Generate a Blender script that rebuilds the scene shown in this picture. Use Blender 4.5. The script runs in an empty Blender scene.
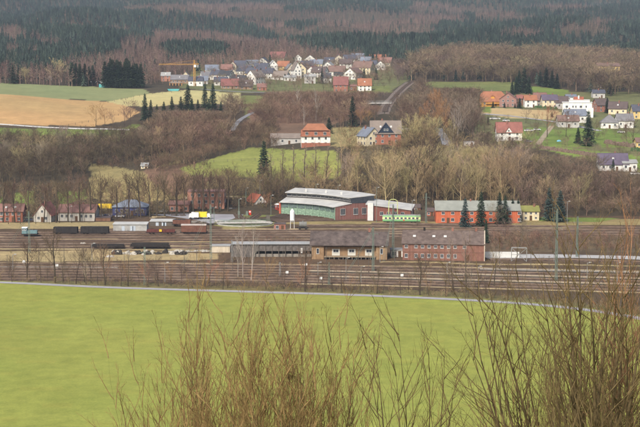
import bpy, math, random
import numpy as np
from mathutils import Vector, Matrix
R = math.radians
S = bpy.context.scene
C = S.collection
rng = np.random.default_rng(7)
random.seed(7)

# ------------------------------------------------------------------ camera
F = 1500.0          # focal length in pixels of the 640 px wide photograph
H = 70.0            # eye height above the railway yard
PITCH = R(6.0)
cam_d = bpy.data.cameras.new('camera'); cam = bpy.data.objects.new('camera', cam_d); C.objects.link(cam)
cam_d.sensor_width = 36; cam_d.lens = 36*F/640; cam_d.clip_start = 0.5; cam_d.clip_end = 12000
cam.location = (0, 0, H); cam.rotation_euler = (math.pi/2-PITCH, 0, 0)
S.camera = cam
# ------------------------------------------------------------------ sky and light (overcast winter day)
SUN_EL, SUN_AZ = R(42), R(205)
w = bpy.data.worlds.new('World'); S.world = w; w.use_nodes = True
nt = w.node_tree; bgn = nt.nodes['Background']
sky = nt.nodes.new('ShaderNodeTexSky'); sky.sky_type = 'NISHITA'; sky.sun_disc = False
sky.sun_elevation = SUN_EL; sky.sun_rotation = SUN_AZ; sky.dust_density = 4.0; sky.ozone_density = 0.6; sky.air_density = 1.0
nt.links.new(sky.outputs[0], bgn.inputs[0]); bgn.inputs[1].default_value = 0.065
sd = bpy.data.lights.new('sun', 'SUN'); sd.energy = 1.5; sd.angle = R(12); sd.color = (1, 0.95, 0.87)
so = bpy.data.objects.new('sun', sd); C.objects.link(so)
dv = Vector((math.sin(SUN_AZ)*math.cos(SUN_EL), math.cos(SUN_AZ)*math.cos(SUN_EL), math.sin(SUN_EL)))
so.rotation_euler = dv.to_track_quat('Z', 'Y').to_euler()
S.view_settings.view_transform = 'Standard'; S.view_settings.look = 'None'
S.view_settings.gamma = 1; S.view_settings.use_curve_mapping = False
S.view_settings.exposure = 1.45
HAZE = 0.000065

# ------------------------------------------------------------------ materials
MATS = {}
def mat(name, col, rough=0.85, var=0.25, scale=1.0, col2=None, spec=0.2, detail=3, metal=0.0, kind=None, objvar=0.0, attr=None, stretch=None, coord='Object'):
    if name in MATS: return MATS[name]
    m = bpy.data.materials.new(name); m.use_nodes = True; MATS[name] = m
    n, l = m.node_tree.nodes, m.node_tree.links
    b = n['Principled BSDF']; b.inputs['Roughness'].default_value = rough
    b.inputs['Specular IOR Level'].default_value = spec; b.inputs['Metallic'].default_value = metal
    tc = n.new('ShaderNodeTexCoord'); vec = tc.outputs[coord]
    if stretch:
        mp = n.new('ShaderNodeMapping'); mp.inputs['Scale'].default_value = stretch; l.new(vec, mp.inputs[0]); vec = mp.outputs[0]
    no = n.new('ShaderNodeTexNoise'); no.inputs['Scale'].default_value = scale; no.inputs['Detail'].default_value = detail
    no.inputs['Roughness'].default_value = 0.65
    l.new(vec, no.inputs['Vector'])
    rp = n.new('ShaderNodeValToRGB'); l.new(no.outputs['Fac'], rp.inputs[0])
    c = np.array(col, float); c2 = np.array(col2 if col2 else col, float)
    rp.color_ramp.elements[0].position = 0.32; rp.color_ramp.elements[1].position = 0.68
    rp.color_ramp.elements[0].color = (*np.clip(c*(1-var), 0, 1), 1)
    rp.color_ramp.elements[1].color = (*np.clip(c2*(1+var), 0, 1), 1)
    out = rp.outputs[0]
    if kind == 'brick':
        bt = n.new('ShaderNodeTexBrick'); bt.inputs['Scale'].default_value = 1.0
        bt.inputs['Brick Width'].default_value = 0.5; bt.inputs['Row Height'].default_value = 0.17; bt.inputs['Mortar Size'].default_value = 0.02
        l.new(vec, bt.inputs['Vector']); l.new(out, bt.inputs['Color1'])
        mm = n.new('ShaderNodeMixRGB'); mm.blend_type = 'MULTIPLY'; mm.inputs[0].default_value = 1; mm.inputs[2].default_value = (0.8, 0.78, 0.76, 1)
        l.new(out, mm.inputs[1]); l.new(mm.outputs[0], bt.inputs['Color2']); bt.inputs['Mortar'].default_value = (*np.clip(c*0.5+0.12, 0, 1), 1)
        out = bt.outputs[0]
    if kind in ('tiles', 'boards', 'metal_roof'):
        wv = n.new('ShaderNodeTexWave'); wv.wave_type = 'BANDS'
        wv.bands_direction = {'tiles': 'Z', 'boards': 'X', 'metal_roof': 'X'}[kind]
        wv.inputs['Scale'].default_value = {'tiles': 1.1, 'boards': 1.4, 'metal_roof': 0.55}[kind]; wv.inputs['Distortion'].default_value = 0.6
        l.new(vec, wv.inputs['Vector'])
        r2 = n.new('ShaderNodeValToRGB'); l.new(wv.outputs['Fac'], r2.inputs[0])
        r2.color_ramp.elements[0].position = 0.0; r2.color_ramp.elements[0].color = (0.72, 0.72, 0.72, 1); r2.color_ramp.elements[1].position = 0.35; r2.color_ramp.elements[1].color = (1, 1, 1, 1)
        mm = n.new('ShaderNodeMixRGB'); mm.blend_type = 'MULTIPLY'; mm.inputs[0].default_value = 0.8
        l.new(out, mm.inputs[1]); l.new(r2.outputs[0], mm.inputs[2]); out = mm.outputs[0]
    if kind in ('wall',):   # rain streaks, slight soiling
        mp = n.new('ShaderNodeMapping'); mp.inputs['Scale'].default_value = (2.5, 2.5, 0.3); l.new(tc.outputs['Object'], mp.inputs[0])
        n2 = n.new('ShaderNodeTexNoise'); n2.inputs['Scale'].default_value = 1.0; n2.inputs['Detail'].default_value = 4; l.new(mp.outputs[0], n2.inputs['Vector'])
        r2 = n.new('ShaderNodeValToRGB'); l.new(n2.outputs['Fac'], r2.inputs[0])
        r2.color_ramp.elements[0].position = 0.35; r2.color_ramp.elements[0].color = (0.72, 0.70, 0.66, 1); r2.color_ramp.elements[1].position = 0.6; r2.color_ramp.elements[1].color = (1, 1, 1, 1)
        mm = n.new('ShaderNodeMixRGB'); mm.blend_type = 'MULTIPLY'; mm.inputs[0].default_value = 0.8
        l.new(out, mm.inputs[1]); l.new(r2.outputs[0], mm.inputs[2]); out = mm.outputs[0]
    if objvar or attr:
        hs = n.new('ShaderNodeHueSaturation'); l.new(out, hs.inputs['Color'])
        mr = n.new('ShaderNodeMapRange'); mr.inputs['To Min'].default_value = 1-(objvar or 0.35); mr.inputs['To Max'].default_value = 1+(objvar or 0.35)
        if attr:
            at = n.new('ShaderNodeAttribute'); at.attribute_name = attr; l.new(at.outputs['Fac'], mr.inputs[0])
            src = at.outputs['Fac']
        else:
            oi = n.new('ShaderNodeObjectInfo'); l.new(oi.outputs['Random'], mr.inputs[0]); src = oi.outputs['Random']
        l.new(mr.outputs[0], hs.inputs['Value'])
        m1 = n.new('ShaderNodeMath'); m1.operation = 'MULTIPLY'; m1.inputs[1].default_value = 7.3; l.new(src, m1.inputs[0])
        m2 = n.new('ShaderNodeMath'); m2.operation = 'FRACT'; l.new(m1.outputs[0], m2.inputs[0])
        m3 = n.new('ShaderNodeMapRange'); m3.inputs['To Min'].default_value = 0.475; m3.inputs['To Max'].default_value = 0.525; l.new(m2.outputs[0], m3.inputs[0])
        l.new(m3.outputs[0], hs.inputs['Hue'])
        out = hs.outputs[0]
    l.new(out, b.inputs['Base Color'])
    return m

# ------------------------------------------------------------------ mesh helpers
def mesh_np(name, V, Fa, mats=(), mi=None, smooth=False, attr=None, cattr=None):
    """Fa: list of (n,k) int arrays."""
    me = bpy.data.meshes.new(name)
    V = np.asarray(V, np.float32)
    Fa = [np.asarray(f, np.int32) for f in Fa if len(f)]
    loops = np.concatenate([f.ravel() for f in Fa]); tot = np.concatenate([np.full(len(f), f.shape[1], np.int32) for f in Fa])
    st = np.concatenate([[0], np.cumsum(tot)[:-1]]).astype(np.int32)
    me.vertices.add(len(V)); me.vertices.foreach_set('co', V.ravel())
    me.loops.add(len(loops)); me.loops.foreach_set('vertex_index', loops)
    me.polygons.add(len(tot)); me.polygons.foreach_set('loop_start', st); me.polygons.foreach_set('loop_total', tot)
    for m in mats: me.materials.append(m)
    if mi is not None: me.polygons.foreach_set('material_index', np.asarray(mi, np.int32))
    me.polygons.foreach_set('use_smooth', np.full(len(tot), smooth))
    if attr is not None:
        a = me.attributes.new('tint', 'FLOAT', 'POINT'); a.data.foreach_set('value', np.asarray(attr, np.float32))
    if cattr is not None:
        a = me.color_attributes.new('cover', 'FLOAT_COLOR', 'POINT'); a.data.foreach_set('color', np.asarray(cattr, np.float32).ravel())
    me.update(calc_edges=True)
    return me
def link(name, me, parent=None, loc=None, rz=0.0):
    o = bpy.data.objects.new(name, me); C.objects.link(o)
    if parent: o.parent = parent
    if loc is not None: o.location = loc
    if rz: o.rotation_euler = (0, 0, rz)
    return o
def tag(o, label=None, cat=None, group=None, kind=None):
    if label: o['label'] = label
    if cat: o['category'] = cat
    if group: o['group'] = group
    if kind: o['kind'] = kind
    return o
def thing(name, loc, rz, label, cat, group=None):
    o = bpy.data.objects.new(name, None); C.objects.link(o); o.empty_display_size = 0.5
    o.location = loc; o.rotation_euler = (0, 0, rz)
    return tag(o, label, cat, group)
def copy_tree(o, parent=None, kids=None):
    c = o.copy(); C.objects.link(c)
    if parent: c.parent = parent
    for ch in list(o.children): copy_tree(ch, c)
    return c

class MB:
    def __init__(s): s.v = []; s.f = []; s.m = []
    def add(s, vs, fs, mi=0):
        k = len(s.v); s.v += [tuple(x) for x in vs]; s.f += [tuple(i+k for i in f) for f in fs]; s.m += [mi]*len(fs); return s
    def box(s, x0, x1, y0, y1, z0, z1, mi=0):
        return s.add([(x0,y0,z0),(x1,y0,z0),(x1,y1,z0),(x0,y1,z0),(x0,y0,z1),(x1,y0,z1),(x1,y1,z1),(x0,y1,z1)],
                     [(0,3,2,1),(4,5,6,7),(0,1,5,4),(1,2,6,5),(2,3,7,6),(3,0,4,7)], mi)
    def bar(s, a, b, r, mi=0, n=4, r2=None):
        a = Vector(a); b = Vector(b); d = (b-a).normalized(); u = d.cross(Vector((0,0,1)) if abs(d.z) < 0.9 else Vector((1,0,0))).normalized(); v = d.cross(u)
        r2 = r if r2 is None else r2
        vs = [a+(u*math.cos(t)+v*math.sin(t))*r for t in [2*math.pi*(i+.5)/n for i in range(n)]] + [b+(u*math.cos(t)+v*math.sin(t))*r2 for t in [2*math.pi*(i+.5)/n for i in range(n)]]
        fs = [(i, (i+1) % n, n+(i+1) % n, n+i) for i in range(n)] + [tuple(range(n))[::-1], tuple(range(n, 2*n))]
        return s.add(vs, fs, mi)
    def cyl(s, c, r, axis, h, n=16, mi=0):
        c = Vector(c); ax = Vector(axis); return s.bar(c-ax*h/2, c+ax*h/2, r, mi, n)
    def prism(s, pts, y0, y1, mi=0):   # pts in (x,z), extruded along y
        n = len(pts); vs = [(x, y0, z) for x, z in pts]+[(x, y1, z) for x, z in pts]
        return s.add(vs, [tuple(range(n)), tuple(range(2*n-1, n-1, -1))]+[(i, n+i, n+(i+1) % n, (i+1) % n) for i in range(n)], mi)
    def prismx(s, pts, x0, x1, mi=0):   # pts in (y,z), extruded along x
        n = len(pts); vs = [(x0, y, z) for y, z in pts]+[(x1, y, z) for y, z in pts]
        return s.add(vs, [tuple(range(n-1, -1, -1)), tuple(range(n, 2*n))]+[((i+1) % n, n+(i+1) % n, n+i, i) for i in range(n)], mi)
    def dome(s, c, rx, ry, rz, n=12, k=5, mi=0, jag=0.0):
        c = Vector(c); vs = []; 
        for j in range(k):
            ph = math.pi/2*j/k
            for i in range(n):
                t = 2*math.pi*i/n; q = 1+random.uniform(-jag, jag)
                vs.append((c.x+rx*math.cos(ph)*math.cos(t)*q, c.y+ry*math.cos(ph)*math.sin(t)*q, c.z+rz*math.sin(ph)*q))
        vs.append((c.x, c.y, c.z+rz)); fs = []
        for j in range(k-1):
            for i in range(n): fs.append((j*n+i, j*n+(i+1) % n, (j+1)*n+(i+1) % n, (j+1)*n+i))
        for i in range(n): fs.append(((k-1)*n+i, (k-1)*n+(i+1) % n, len(vs)-1))
        return s.add(vs, fs, mi)
    def mesh(s, name, mats):
        me = bpy.data.meshes.new(name); me.from_pydata(s.v, [], s.f)
        for m in (mats if isinstance(mats, (list, tuple)) else [mats]): me.materials.append(m)
        me.polygons.foreach_set('material_index', s.m); me.update(); return me
    def build(s, name, mats, parent=None, loc=None, rz=0.0):
        return link(name, s.mesh(name, mats), parent, loc, rz)

# ------------------------------------------------------------------ projection and terrain
def yrow(py): return H*F/(py-55.8)       # distance of a point of the flat yard seen at row py
def zof(Y, py): return H-(py-55.84)*Y/F*1.0
COLS = {}
def col(px, pts): COLS[px] = pts
col(-120, [(655,212),(700,187),(800,160),(880,140),(905,130),(1080,96),(1180,86),(1300,78),(1550,62),(2000,40),(2600,22),(3200,6),(3800,-8),(4500,-22)])
col(0,    [(655,212),(700,189),(800,158),(880,138),(905,128),(1080,95),(1180,84),(1300,77),(1550,62),(2000,40),(2600,22),(3200,6),(3800,-8),(4500,-22)])
col(90,   [(655,212),(680,200),(740,178),(820,158),(880,141),(930,126),(1080,102),(1190,86.5),(1300,79),(1550,62),(2000,41),(2600,23),(3200,7),(3800,-7),(4500,-20)])
col(150,  [(655,212),(675,199),(735,171),(800,156),(880,140),(960,120),(1080,102),(1190,88),(1280,82),(1550,62),(2000,42),(2600,23),(3200,7),(3800,-7),(4500,-20)])
col(240,  [(655,213),(680,199),(715,174),(800,152),(900,132),(1050,110),(1180,93),(1260,84),(1400,71),(1580,60),(1800,52),(2200,38),(2700,22),(3300,8),(3900,-8),(4500,-20)])
col(320,  [(665,211),(690,198),(720,175),(775,147),(800,143),(1000,118),(1130,99),(1200,92),(1400,73),(1580,62),(1800,52),(2200,38),(2700,22),(3300,8),(3900,-8),(4500,-20)])
col(385,  [(665,211),(690,198),(715,175),(760,145),(800,139),(950,112),(1130,97),(1220,86),(1400,73),(1580,63),(1800,53),(2200,38),(2700,22),(3300,8),(3900,-8),(4500,-20)])
col(450,  [(665,211),(700,196),(760,160),(850,138),(1000,112),(1130,97),(1220,87),(1330,79),(1480,66),(1650,57),(1850,51),(2200,38),(2700,22),(3300,8),(3900,-8),(4500,-20)])
col(510,  [(665,211),(700,190),(760,155),(800,142),(860,131),(930,119),(1010,108),(1060,104),(1200,90),(1400,70),(1600,58),(1850,48),(2200,38),(2700,22),(3300,8),(3900,-8),(4500,-20)])
col(600,  [(655,213),(690,178),(705,171),(740,161),(790,147),(850,136),(920,123),(1000,112),(1100,101),(1250,88),(1400,75),(1600,62),(1850,50),(2200,40),(2700,24),(3300,8),(3900,-8),(4500,-20)])
col(760,  [(655,213),(690,180),(705,173),(740,163),(790,150),(850,138),(920,125),(1000,113),(1100,101),(1250,88),(1400,75),(1600,62),(1850,50),(2200,40),(2700,24),(3300,8),(3900,-8),(4500,-20)])
YG = np.arange(600, 4600, 10.0); PXC = np.array(sorted(COLS)); ZT = []
for p in sorted(COLS):
    pts = [q for q in COLS[p] if q[0] >= 695]; ys = [600, 680]+[a for a, b in pts]; zs = [0, 0]+[max(0.0, zof(a, b)) for a, b in pts]
    z = np.interp(YG, ys, zs)
    k = np.exp(-0.5*(np.arange(-6, 7)/1.2)**2); k /= k.sum(); zz = np.convolve(np.pad(z, 6, mode='edge'), k, 'valid')
    zz[:8] = 0; ZT.append(zz)
ZT = np.array(ZT)
def terr(X, Y):
    X = np.asarray(X, float); Y = np.asarray(Y, float)
    px = np.clip(320+X/np.maximum(Y, 60)*F, PXC[0], PXC[-1]-1e-3)
    i = np.clip(np.searchsorted(PXC, px, side='right')-1, 0, len(PXC)-2); t = (px-PXC[i])/(PXC[i+1]-PXC[i]); t = t*t*(3-2*t)*0.5+t*0.5
    yy = np.clip((Y-600)/10, 0, len(YG)-1.001); j = yy.astype(int); q = yy-j
    a = ZT[i, j]*(1-q)+ZT[i, j+1]*q; b = ZT[i+1, j]*(1-q)+ZT[i+1, j+1]*q
    far = a*(1-t)+b*t
    far = far+np.clip((Y-1700)/350, 0, 1)*(13*np.sin(X*.0062+Y*.0035+1)*np.sin(Y*.0079-X*.0021)+8*np.sin(X*.013-Y*.011+2)+5*np.sin(X*.021+Y*.017))
    near = 68.3-0.30*np.maximum(Y, -12)
    near = np.where(near < 8, 8*np.exp((near-8)/8), near); near = np.where(Y > 330, 0, near*np.clip((330-Y)/60, 0, 1))
    return np.where(Y < 600, near, far)
def ray(px, py):
    u = (px-320)/F; v = -(py-213.5)/F; c, s = math.cos(PITCH), math.sin(PITCH)
    dy = c+v*s; return u/dy, (-s+v*c)/dy
YS = 262*np.exp(np.linspace(0, math.log(4500/262), 2500))
def gp(px, py):
    """ground point seen at a pixel of the photograph"""
    dx, dz = ray(px, py); zr = H+dz*YS; t = terr(dx*YS, YS); hit = np.nonzero(zr <= t)[0]
    if not len(hit): Y = 4400.
    else:
        k = hit[0]
        if k == 0: Y = YS[0]
        else:
            a, b = zr[k-1]-t[k-1], zr[k]-t[k]; Y = YS[k-1]+(YS[k]-YS[k-1])*a/(a-b+1e-9)
    return Vector((dx*Y, Y, float(terr(dx*Y, Y))))
def proj(X, Y, Z):
    c, s = math.cos(PITCH), math.sin(PITCH); d = Y*c-(Z-H)*s; v = Y*s+(Z-H)*c
    return 320+F*X/d, 213.5-F*v/d
def inpoly(x, y, P):
    P = np.asarray(P, float); r = np.zeros(np.shape(x), bool); n = len(P); j = n-1
    for i in range(n):
        xi, yi = P[i]; xj, yj = P[j]
        c = ((yi > y) != (yj > y)) & (x < (xj-xi)*(y-yi)/(yj-yi+1e-12)+xi); r ^= c; j = i
    return r
def zone(img):       # image polygon -> polygon in (angular px, log Y)
    out = []
    for k in range(len(img)):
        a = img[k]; b = img[(k+1) % len(img)]
        n = max(1, int(math.hypot(a[0]-b[0], a[1]-b[1])/12))
        for i in range(n):
            p = (a[0]+(b[0]-a[0])*i/n, a[1]+(b[1]-a[1])*i/n); g = gp(*p); out.append((320+g.x/g.y*F, math.log(g.y)*100))
    return out
def inzone(X, Y, Z): return inpoly(320+X/np.maximum(Y, 1)*F, np.log(np.maximum(Y, 1))*100, Z)

PATH = [(-120,280),(0,282),(60,285.3),(100,287.3),(220,291),(320,293.8),(380,296),(460,299.5),(540,304.5),(600,311),(640,318),(760,345)]
def nz(X, Y, sc, seed=0):          # cheap smooth noise
    r = np.random.default_rng(seed); o = 0; a = 1
    for k in range(4):
        for _ in range(3):
            th = r.uniform(0, 6.28); ph = r.uniform(0, 6.28); f = sc*(1.9**k)*r.uniform(.7, 1.3)
            o = o+a*np.sin((X*math.cos(th)+Y*math.sin(th))*f+ph+1.3*np.sin((X*math.sin(th)-Y*math.cos(th))*f*0.7+ph))
        a *= 0.6
    return o/5.0
gx = np.linspace(-240, 880, 480)
gy = np.concatenate([np.linspace(255, 440, 60), np.linspace(442, 660, 190), 660*np.exp(np.linspace(0.004, math.log(4500/660), 330))])
GX, GY = np.meshgrid(gx, gy); WX = (GX-320)/F*GY; WY = GY
WZ = terr(WX, WY)
CS = dict(
 meadow=(0.258,0.262,0.060), verge=(0.16,0.13,0.06), yard=(0.100,0.066,0.043), dry=(0.33,0.25,0.13), floor=(0.070,0.052,0.035), olive=(0.25,0.195,0.09),
 rust=(0.16,0.095,0.065), lawn=(0.15,0.19,0.048), strip=(0.215,0.215,0.062), greenf=(0.205,0.215,0.10), orange=(0.40,0.255,0.115), pale=(0.42,0.36,0.17),
 mosslawn=(0.15,0.155,0.055), rightf=(0.42,0.31,0.16), garden=(0.14,0.135,0.06), bright=(0.16,0.215,0.05), gravel=(0.26,0.25,0.24), scrub=(0.12,0.085,0.055))
cov = np.empty(GX.shape+(4,)); cov[..., 3] = 1; cov[..., :3] = CS['floor']
zid = np.zeros(GX.shape, int)
wob = nz(WX, WY, 0.05, 3); wob2 = nz(WX, WY, 0.05, 9)
def paint(c, poly, z=0, wv=2.0):
    P = zone(poly); w_ = wv*np.array(1.0)
    m = inpoly(320+WX/np.maximum(WY, 1)*F+wob*w_, np.log(WY)*100+wob2*w_*0.25, P); cov[m, :3] = CS[c]; zid[m] = z
ppx = np.interp(GX, [a for a, b in PATH], [yrow(b) for a, b in PATH])
m = WY < ppx; cov[m, :3] = CS['meadow']; zid[m] = 1
m = (WY >= ppx) & (WY < 655); cov[m, :3] = CS['yard']; zid[m] = 2
m = (WY >= ppx) & (WY < ppx+9+4*wob); cov[m, :3] = CS['verge']
paint('dry', [(-130,223),(120,222),(120,228.5),(-130,229.5)], 2, 1)
paint('dry', [(-130,251),(90,250),(220,253),(220,259),(100,261),(-130,260)], 2, 3)
paint('scrub', [(210,238),(310,238),(310,242),(210,242)], 2, 2)
paint('scrub', [(490,236),(760,236),(760,252),(490,252)], 2, 2)
paint('olive', [(500,219),(760,219),(760,225),(500,225)], 2, 1)
paint('olive', [(285,221),(440,221),(440,224),(285,224)], 2, 2)
paint('olive', [(224,226),(280,229),(285,232),(220,231.5)], 2, 1)
paint('mosslawn', [(225,211),(280,205),(285,215),(250,218)], 2, 1)
paint('dry', [(215,231),(310,232),(310,233.5),(215,232.6)], 2, 1)
for (a, b, y0, y1) in [(20,200,256,258),(-60,120,236,237.5),(100,330,240,241),(380,760,262,263.2),(500,760,270,271),(330,560,268.5,269.5),(-120,240,246,247.2),(0,200,268,269),(200,420,278,279.5)]:
    paint('dry', [(a,y0),(b,y0+(b-a)*.012),(b,y1+(b-a)*.012),(a,y1)], 2, 3)
paint('olive', [(92,163),(140,172),(178,160),(205,176),(215,196),(190,206),(100,207),(86,200)], 3, 3)
paint('rust', [(138,171),(182,162),(212,170),(205,190),(170,196),(150,184)], 3, 4)
paint('lawn', [(16,192),(34,191),(36,204),(14,205)], 3, 2)
paint('lawn', [(58,192),(84,190),(88,205),(60,206)], 3, 2)
paint('lawn', [(-60,196),(4,197),(2,204),(-60,205)], 3, 2)
paint('strip', [(180,168),(215,157),(252,147),(300,150),(336,152),(340,160),(342,176),(300,181),(190,175)], 3, 2)
paint('strip', [(200,199),(270,199),(300,205),(200,207)], 3, 2)
paint('greenf', [(-130,81),(0,83),(90,86.5),(146,89.5),(150,94),(108,101.5),(60,98.5),(0,94),(-130,91)], 4, 0.7)
paint('orange', [(-130,91),(0,94),(60,98.5),(106,101.8),(126,105),(140,112),(125,121),(95,126),(0,124.5),(-130,122)], 5, 0.7)
paint('pale', [(106,101.8),(150,93.5),(185,90),(240,93),(240,104),(180,104),(150,107),(128,106)], 6, 0.8)
paint('lawn', [(-130,126),(20,128),(120,130),(135,124),(150,128),(128,142),(70,146),(-130,142)], 3, 2)
paint('olive', [(-130,133),(60,136),(120,136),(110,144),(-130,143)], 3, 3)
paint('mosslawn', [(240,96),(300,98),(300,112),(245,118)], 3, 3)
paint('rust', [(245,110),(330,100),(360,118),(300,134),(250,135)], 3, 4)
paint('olive', [(330,128),(362,128),(362,147),(330,147)], 3, 3)
paint('garden', [(200,60),(400,56),(410,80),(390,92),(240,93),(180,88)], 3, 2)
paint('mosslawn', [(335,87),(390,86),(392,93),(340,95)], 3, 2)
paint('mosslawn', [(422,82),(520,82),(520,91),(430,91)], 3, 2)
paint('garden', [(475,92),(760,92),(760,166),(620,160),(560,152),(500,146),(475,140)], 3, 2)
paint('rightf', [(476,107),(560,111),(562,120),(510,118),(476,113)], 7, 1)
paint('lawn', [(476,104),(492,107),(490,113),(474,111)], 3, 1)
paint('lawn', [(540,130),(600,128),(640,134),(760,140),(760,150),(640,148),(540,146)], 3, 3)
paint('lawn', [(524,128),(545,128),(540,146),(515,144)], 3, 3)
paint('bright', [(536,145),(600,151),(640,156),(760,160),(760,178),(640,172),(610,164),(560,154)], 8, 1)
paint('lawn', [(528,86),(568,90),(566,96),(530,95)], 3, 1)
paint('lawn', [(540,217),(620,218),(600,222),(538,221)], 2, 1)
mw = (zid == 1)[..., None]   # worn and yellowed stretches, faint tractor lines in the meadow
yl_ = np.clip(nz(WX, WY, .035, 61)+.6*nz(WX, WY, .11, 62), -1.5, 1.5)[..., None]
cov[..., :3] = np.where(mw, cov[..., :3]*(1+yl_*np.array([.06, .02, .05])), cov[..., :3])
ln_ = (np.abs(((WX*.18+WY+2*wob) % 14.0)-7) < .6)[..., None]; cov[..., :3] = np.where(mw & ln_, cov[..., :3]*np.array([1.05, .99, 1.0]), cov[..., :3])
# natural variation of the ground cover itself
v1 = nz(WX, WY, 0.03, 5)[..., None]; v2 = nz(WX, WY, 0.25, 6)[..., None]
cov[..., :3] *= np.clip(1+0.10*v1+0.10*v2, 0.5, 1.6)
cov[..., 0:1] *= 1+0.10*nz(WX, WY, 0.018, 8)[..., None]
nr, nc = GX.shape; idx = np.arange(nr*nc).reshape(nr, nc)
quads = np.stack([idx[:-1, :-1], idx[:-1, 1:], idx[1:, 1:], idx[1:, :-1]], -1).reshape(-1, 4); zf = zid[:-1, :-1].ravel()
VV = np.stack([WX, WY, WZ], -1).reshape(-1, 3); CC = cov.reshape(-1, 4)

def ground_mat(name, sc1, sc2, var, strength=0.25):
    m = bpy.data.materials.new(name); m.use_nodes = True; n, l = m.node_tree.nodes, m.node_tree.links; b = n['Principled BSDF']
    b.inputs['Roughness'].default_value = 1; b.inputs['Specular IOR Level'].default_value = 0.05
    at = n.new('ShaderNodeAttribute'); at.attribute_name = 'cover'; tc = n.new('ShaderNodeTexCoord'); out = at.outputs['Color']
    for sc, sd_ in ((sc1, 0), (sc2, 5)):
        mp = n.new('ShaderNodeMapping'); mp.inputs['Location'].default_value = (sd_, sd_, 0); l.new(tc.outputs['Object'], mp.inputs[0])
        no = n.new('ShaderNodeTexNoise'); no.inputs['Scale'].default_value = sc; no.inputs['Detail'].default_value = 6; no.inputs['Roughness'].default_value = 0.75
        l.new(mp.outputs[0], no.inputs['Vector'])
        rp = n.new('ShaderNodeValToRGB'); l.new(no.outputs['Fac'], rp.inputs[0])
        rp.color_ramp.elements[0].position = 0.3; rp.color_ramp.elements[1].position = 0.7
        rp.color_ramp.elements[0].color = (1-var, 1-var*0.85, 1-var*0.8, 1); rp.color_ramp.elements[1].color = (1+var*0.8, 1+var*0.8, 1+var*0.7, 1)
        mm = n.new('ShaderNodeMixRGB'); mm.blend_type = 'MULTIPLY'; mm.inputs[0].default_value = 1; l.new(out, mm.inputs[1]); l.new(rp.outputs[0], mm.inputs[2]); out = mm.outputs[0]
    l.new(out, b.inputs['Base Color'])
    bp = n.new('ShaderNodeBump'); bp.inputs['Strength'].default_value = strength; bp.inputs['Distance'].default_value = 0.3; l.new(no.outputs['Fac'], bp.inputs['Height']); l.new(bp.outputs[0], b.inputs['Normal'])
    return m
GM = {0: ground_mat('forest_floor_soil', 0.15, 0.9, 0.35), 1: ground_mat('meadow_grass', 0.25, 2.2, 0.20), 2: ground_mat('yard_gravel', 0.12, 0.7, 0.32),
      3: ground_mat('rough_grass', 0.06, 0.5, 0.28), 4: ground_mat('winter_crop', 0.03, 0.3, 0.10), 5: ground_mat('stubble', 0.04, 0.25, 0.15), 6: ground_mat('pale_stubble', 0.05, 0.3, 0.15), 7: ground_mat('dry_field', 0.06, 0.4, 0.14), 8: ground_mat('bright_grass', 0.06, 0.4, 0.14)}
GN = {0: 'forest_floor', 1: 'meadow', 2: 'yard_ground', 3: 'hillside', 4: 'green_field', 5: 'stubble_field', 6: 'pale_field', 7: 'dry_field', 8: 'grass_slope'}
for z in range(9):
    q = quads[zf == z]
    if not len(q): continue
    u, inv = np.unique(q, return_inverse=True)
    o = link(GN[z], mesh_np(GN[z], VV[u], [inv.reshape(-1, 4)], [GM[z]], smooth=True, cattr=CC[u])); tag(o, kind='structure')
# slope under and behind the camera, and the land beyond the edges of the view
ax = np.linspace(-2600, 2600, 90); ay = np.concatenate([np.linspace(-300, 600, 60), np.linspace(640, 5200, 60)])
AX, AY = np.meshgrid(ax, ay); AZ = terr(AX, AY)-np.where(AY > 262, 3.0, 0.0)*np.clip((AY-262)/30, 0, 1)-0.3*(AY > 240)
ic = np.arange(AX.size).reshape(AX.shape); q = np.stack([ic[:-1, :-1], ic[:-1, 1:], ic[1:, 1:], ic[1:, :-1]], -1).reshape(-1, 4)
cc = np.empty((AX.size, 4)); cc[:] = (*CS['floor'], 1); cc[AY.ravel() < 440] = (*CS['meadow'], 1)
tag(link('ground', mesh_np('ground', np.stack([AX, AY, AZ], -1).reshape(-1, 3), [q], [GM[0]], smooth=True, cattr=cc)), kind='structure')

def ribbon(name, pts, width, m, lift=0.05, step=6.0, kind='structure', world=False, edge=0.0):
    P = [Vector(p) if world else gp(*p) for p in pts]; L = [0]
    for a, b in zip(P, P[1:]): L.append(L[-1]+(b.xy-a.xy).length)
    n = max(2, int(L[-1]/step)); s = np.linspace(0, L[-1], n)
    x = np.interp(s, L, [p.x for p in P]); y = np.interp(s, L, [p.y for p in P])
    if n > 12:
        k = np.ones(5)/5; x[2:-2] = np.convolve(x, k, 'valid'); y[2:-2] = np.convolve(y, k, 'valid')
    tx, ty = np.gradient(x), np.gradient(y); d = np.hypot(tx, ty); nx, ny = -ty/d, tx/d; V = []
    offs = (-0.5, -0.25, 0, 0.25, 0.5)
    wv = 1+edge*np.sin(s*0.11)*np.sin(s*0.037+1)
    for o_ in offs:
        X = x+nx*width*o_*wv; Y = y+ny*width*o_*wv; V.append(np.stack([X, Y, terr(X, Y)+lift], -1))
    V = np.stack(V, 1).reshape(-1, 3); i = np.arange(n*5).reshape(n, 5)
    q = np.stack([i[:-1, :-1], i[:-1, 1:], i[1:, 1:], i[1:, :-1]], -1).reshape(-1, 4)
    o = link(name, mesh_np(name, V, [q], [m], smooth=True))
    if kind: tag(o, kind=kind)
    return o
M_asph = mat('asphalt', (0.21,0.21,0.22), var=0.15, scale=0.4, coord='Object')
M_path = mat('path_tarmac', (0.30,0.29,0.30), var=0.12, scale=0.5)
M_track = mat('chalk_track', (0.52,0.50,0.46), var=0.15, scale=0.3)
M_dirt = mat('dirt_road', (0.30,0.25,0.17), var=0.2, scale=0.3)
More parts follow.
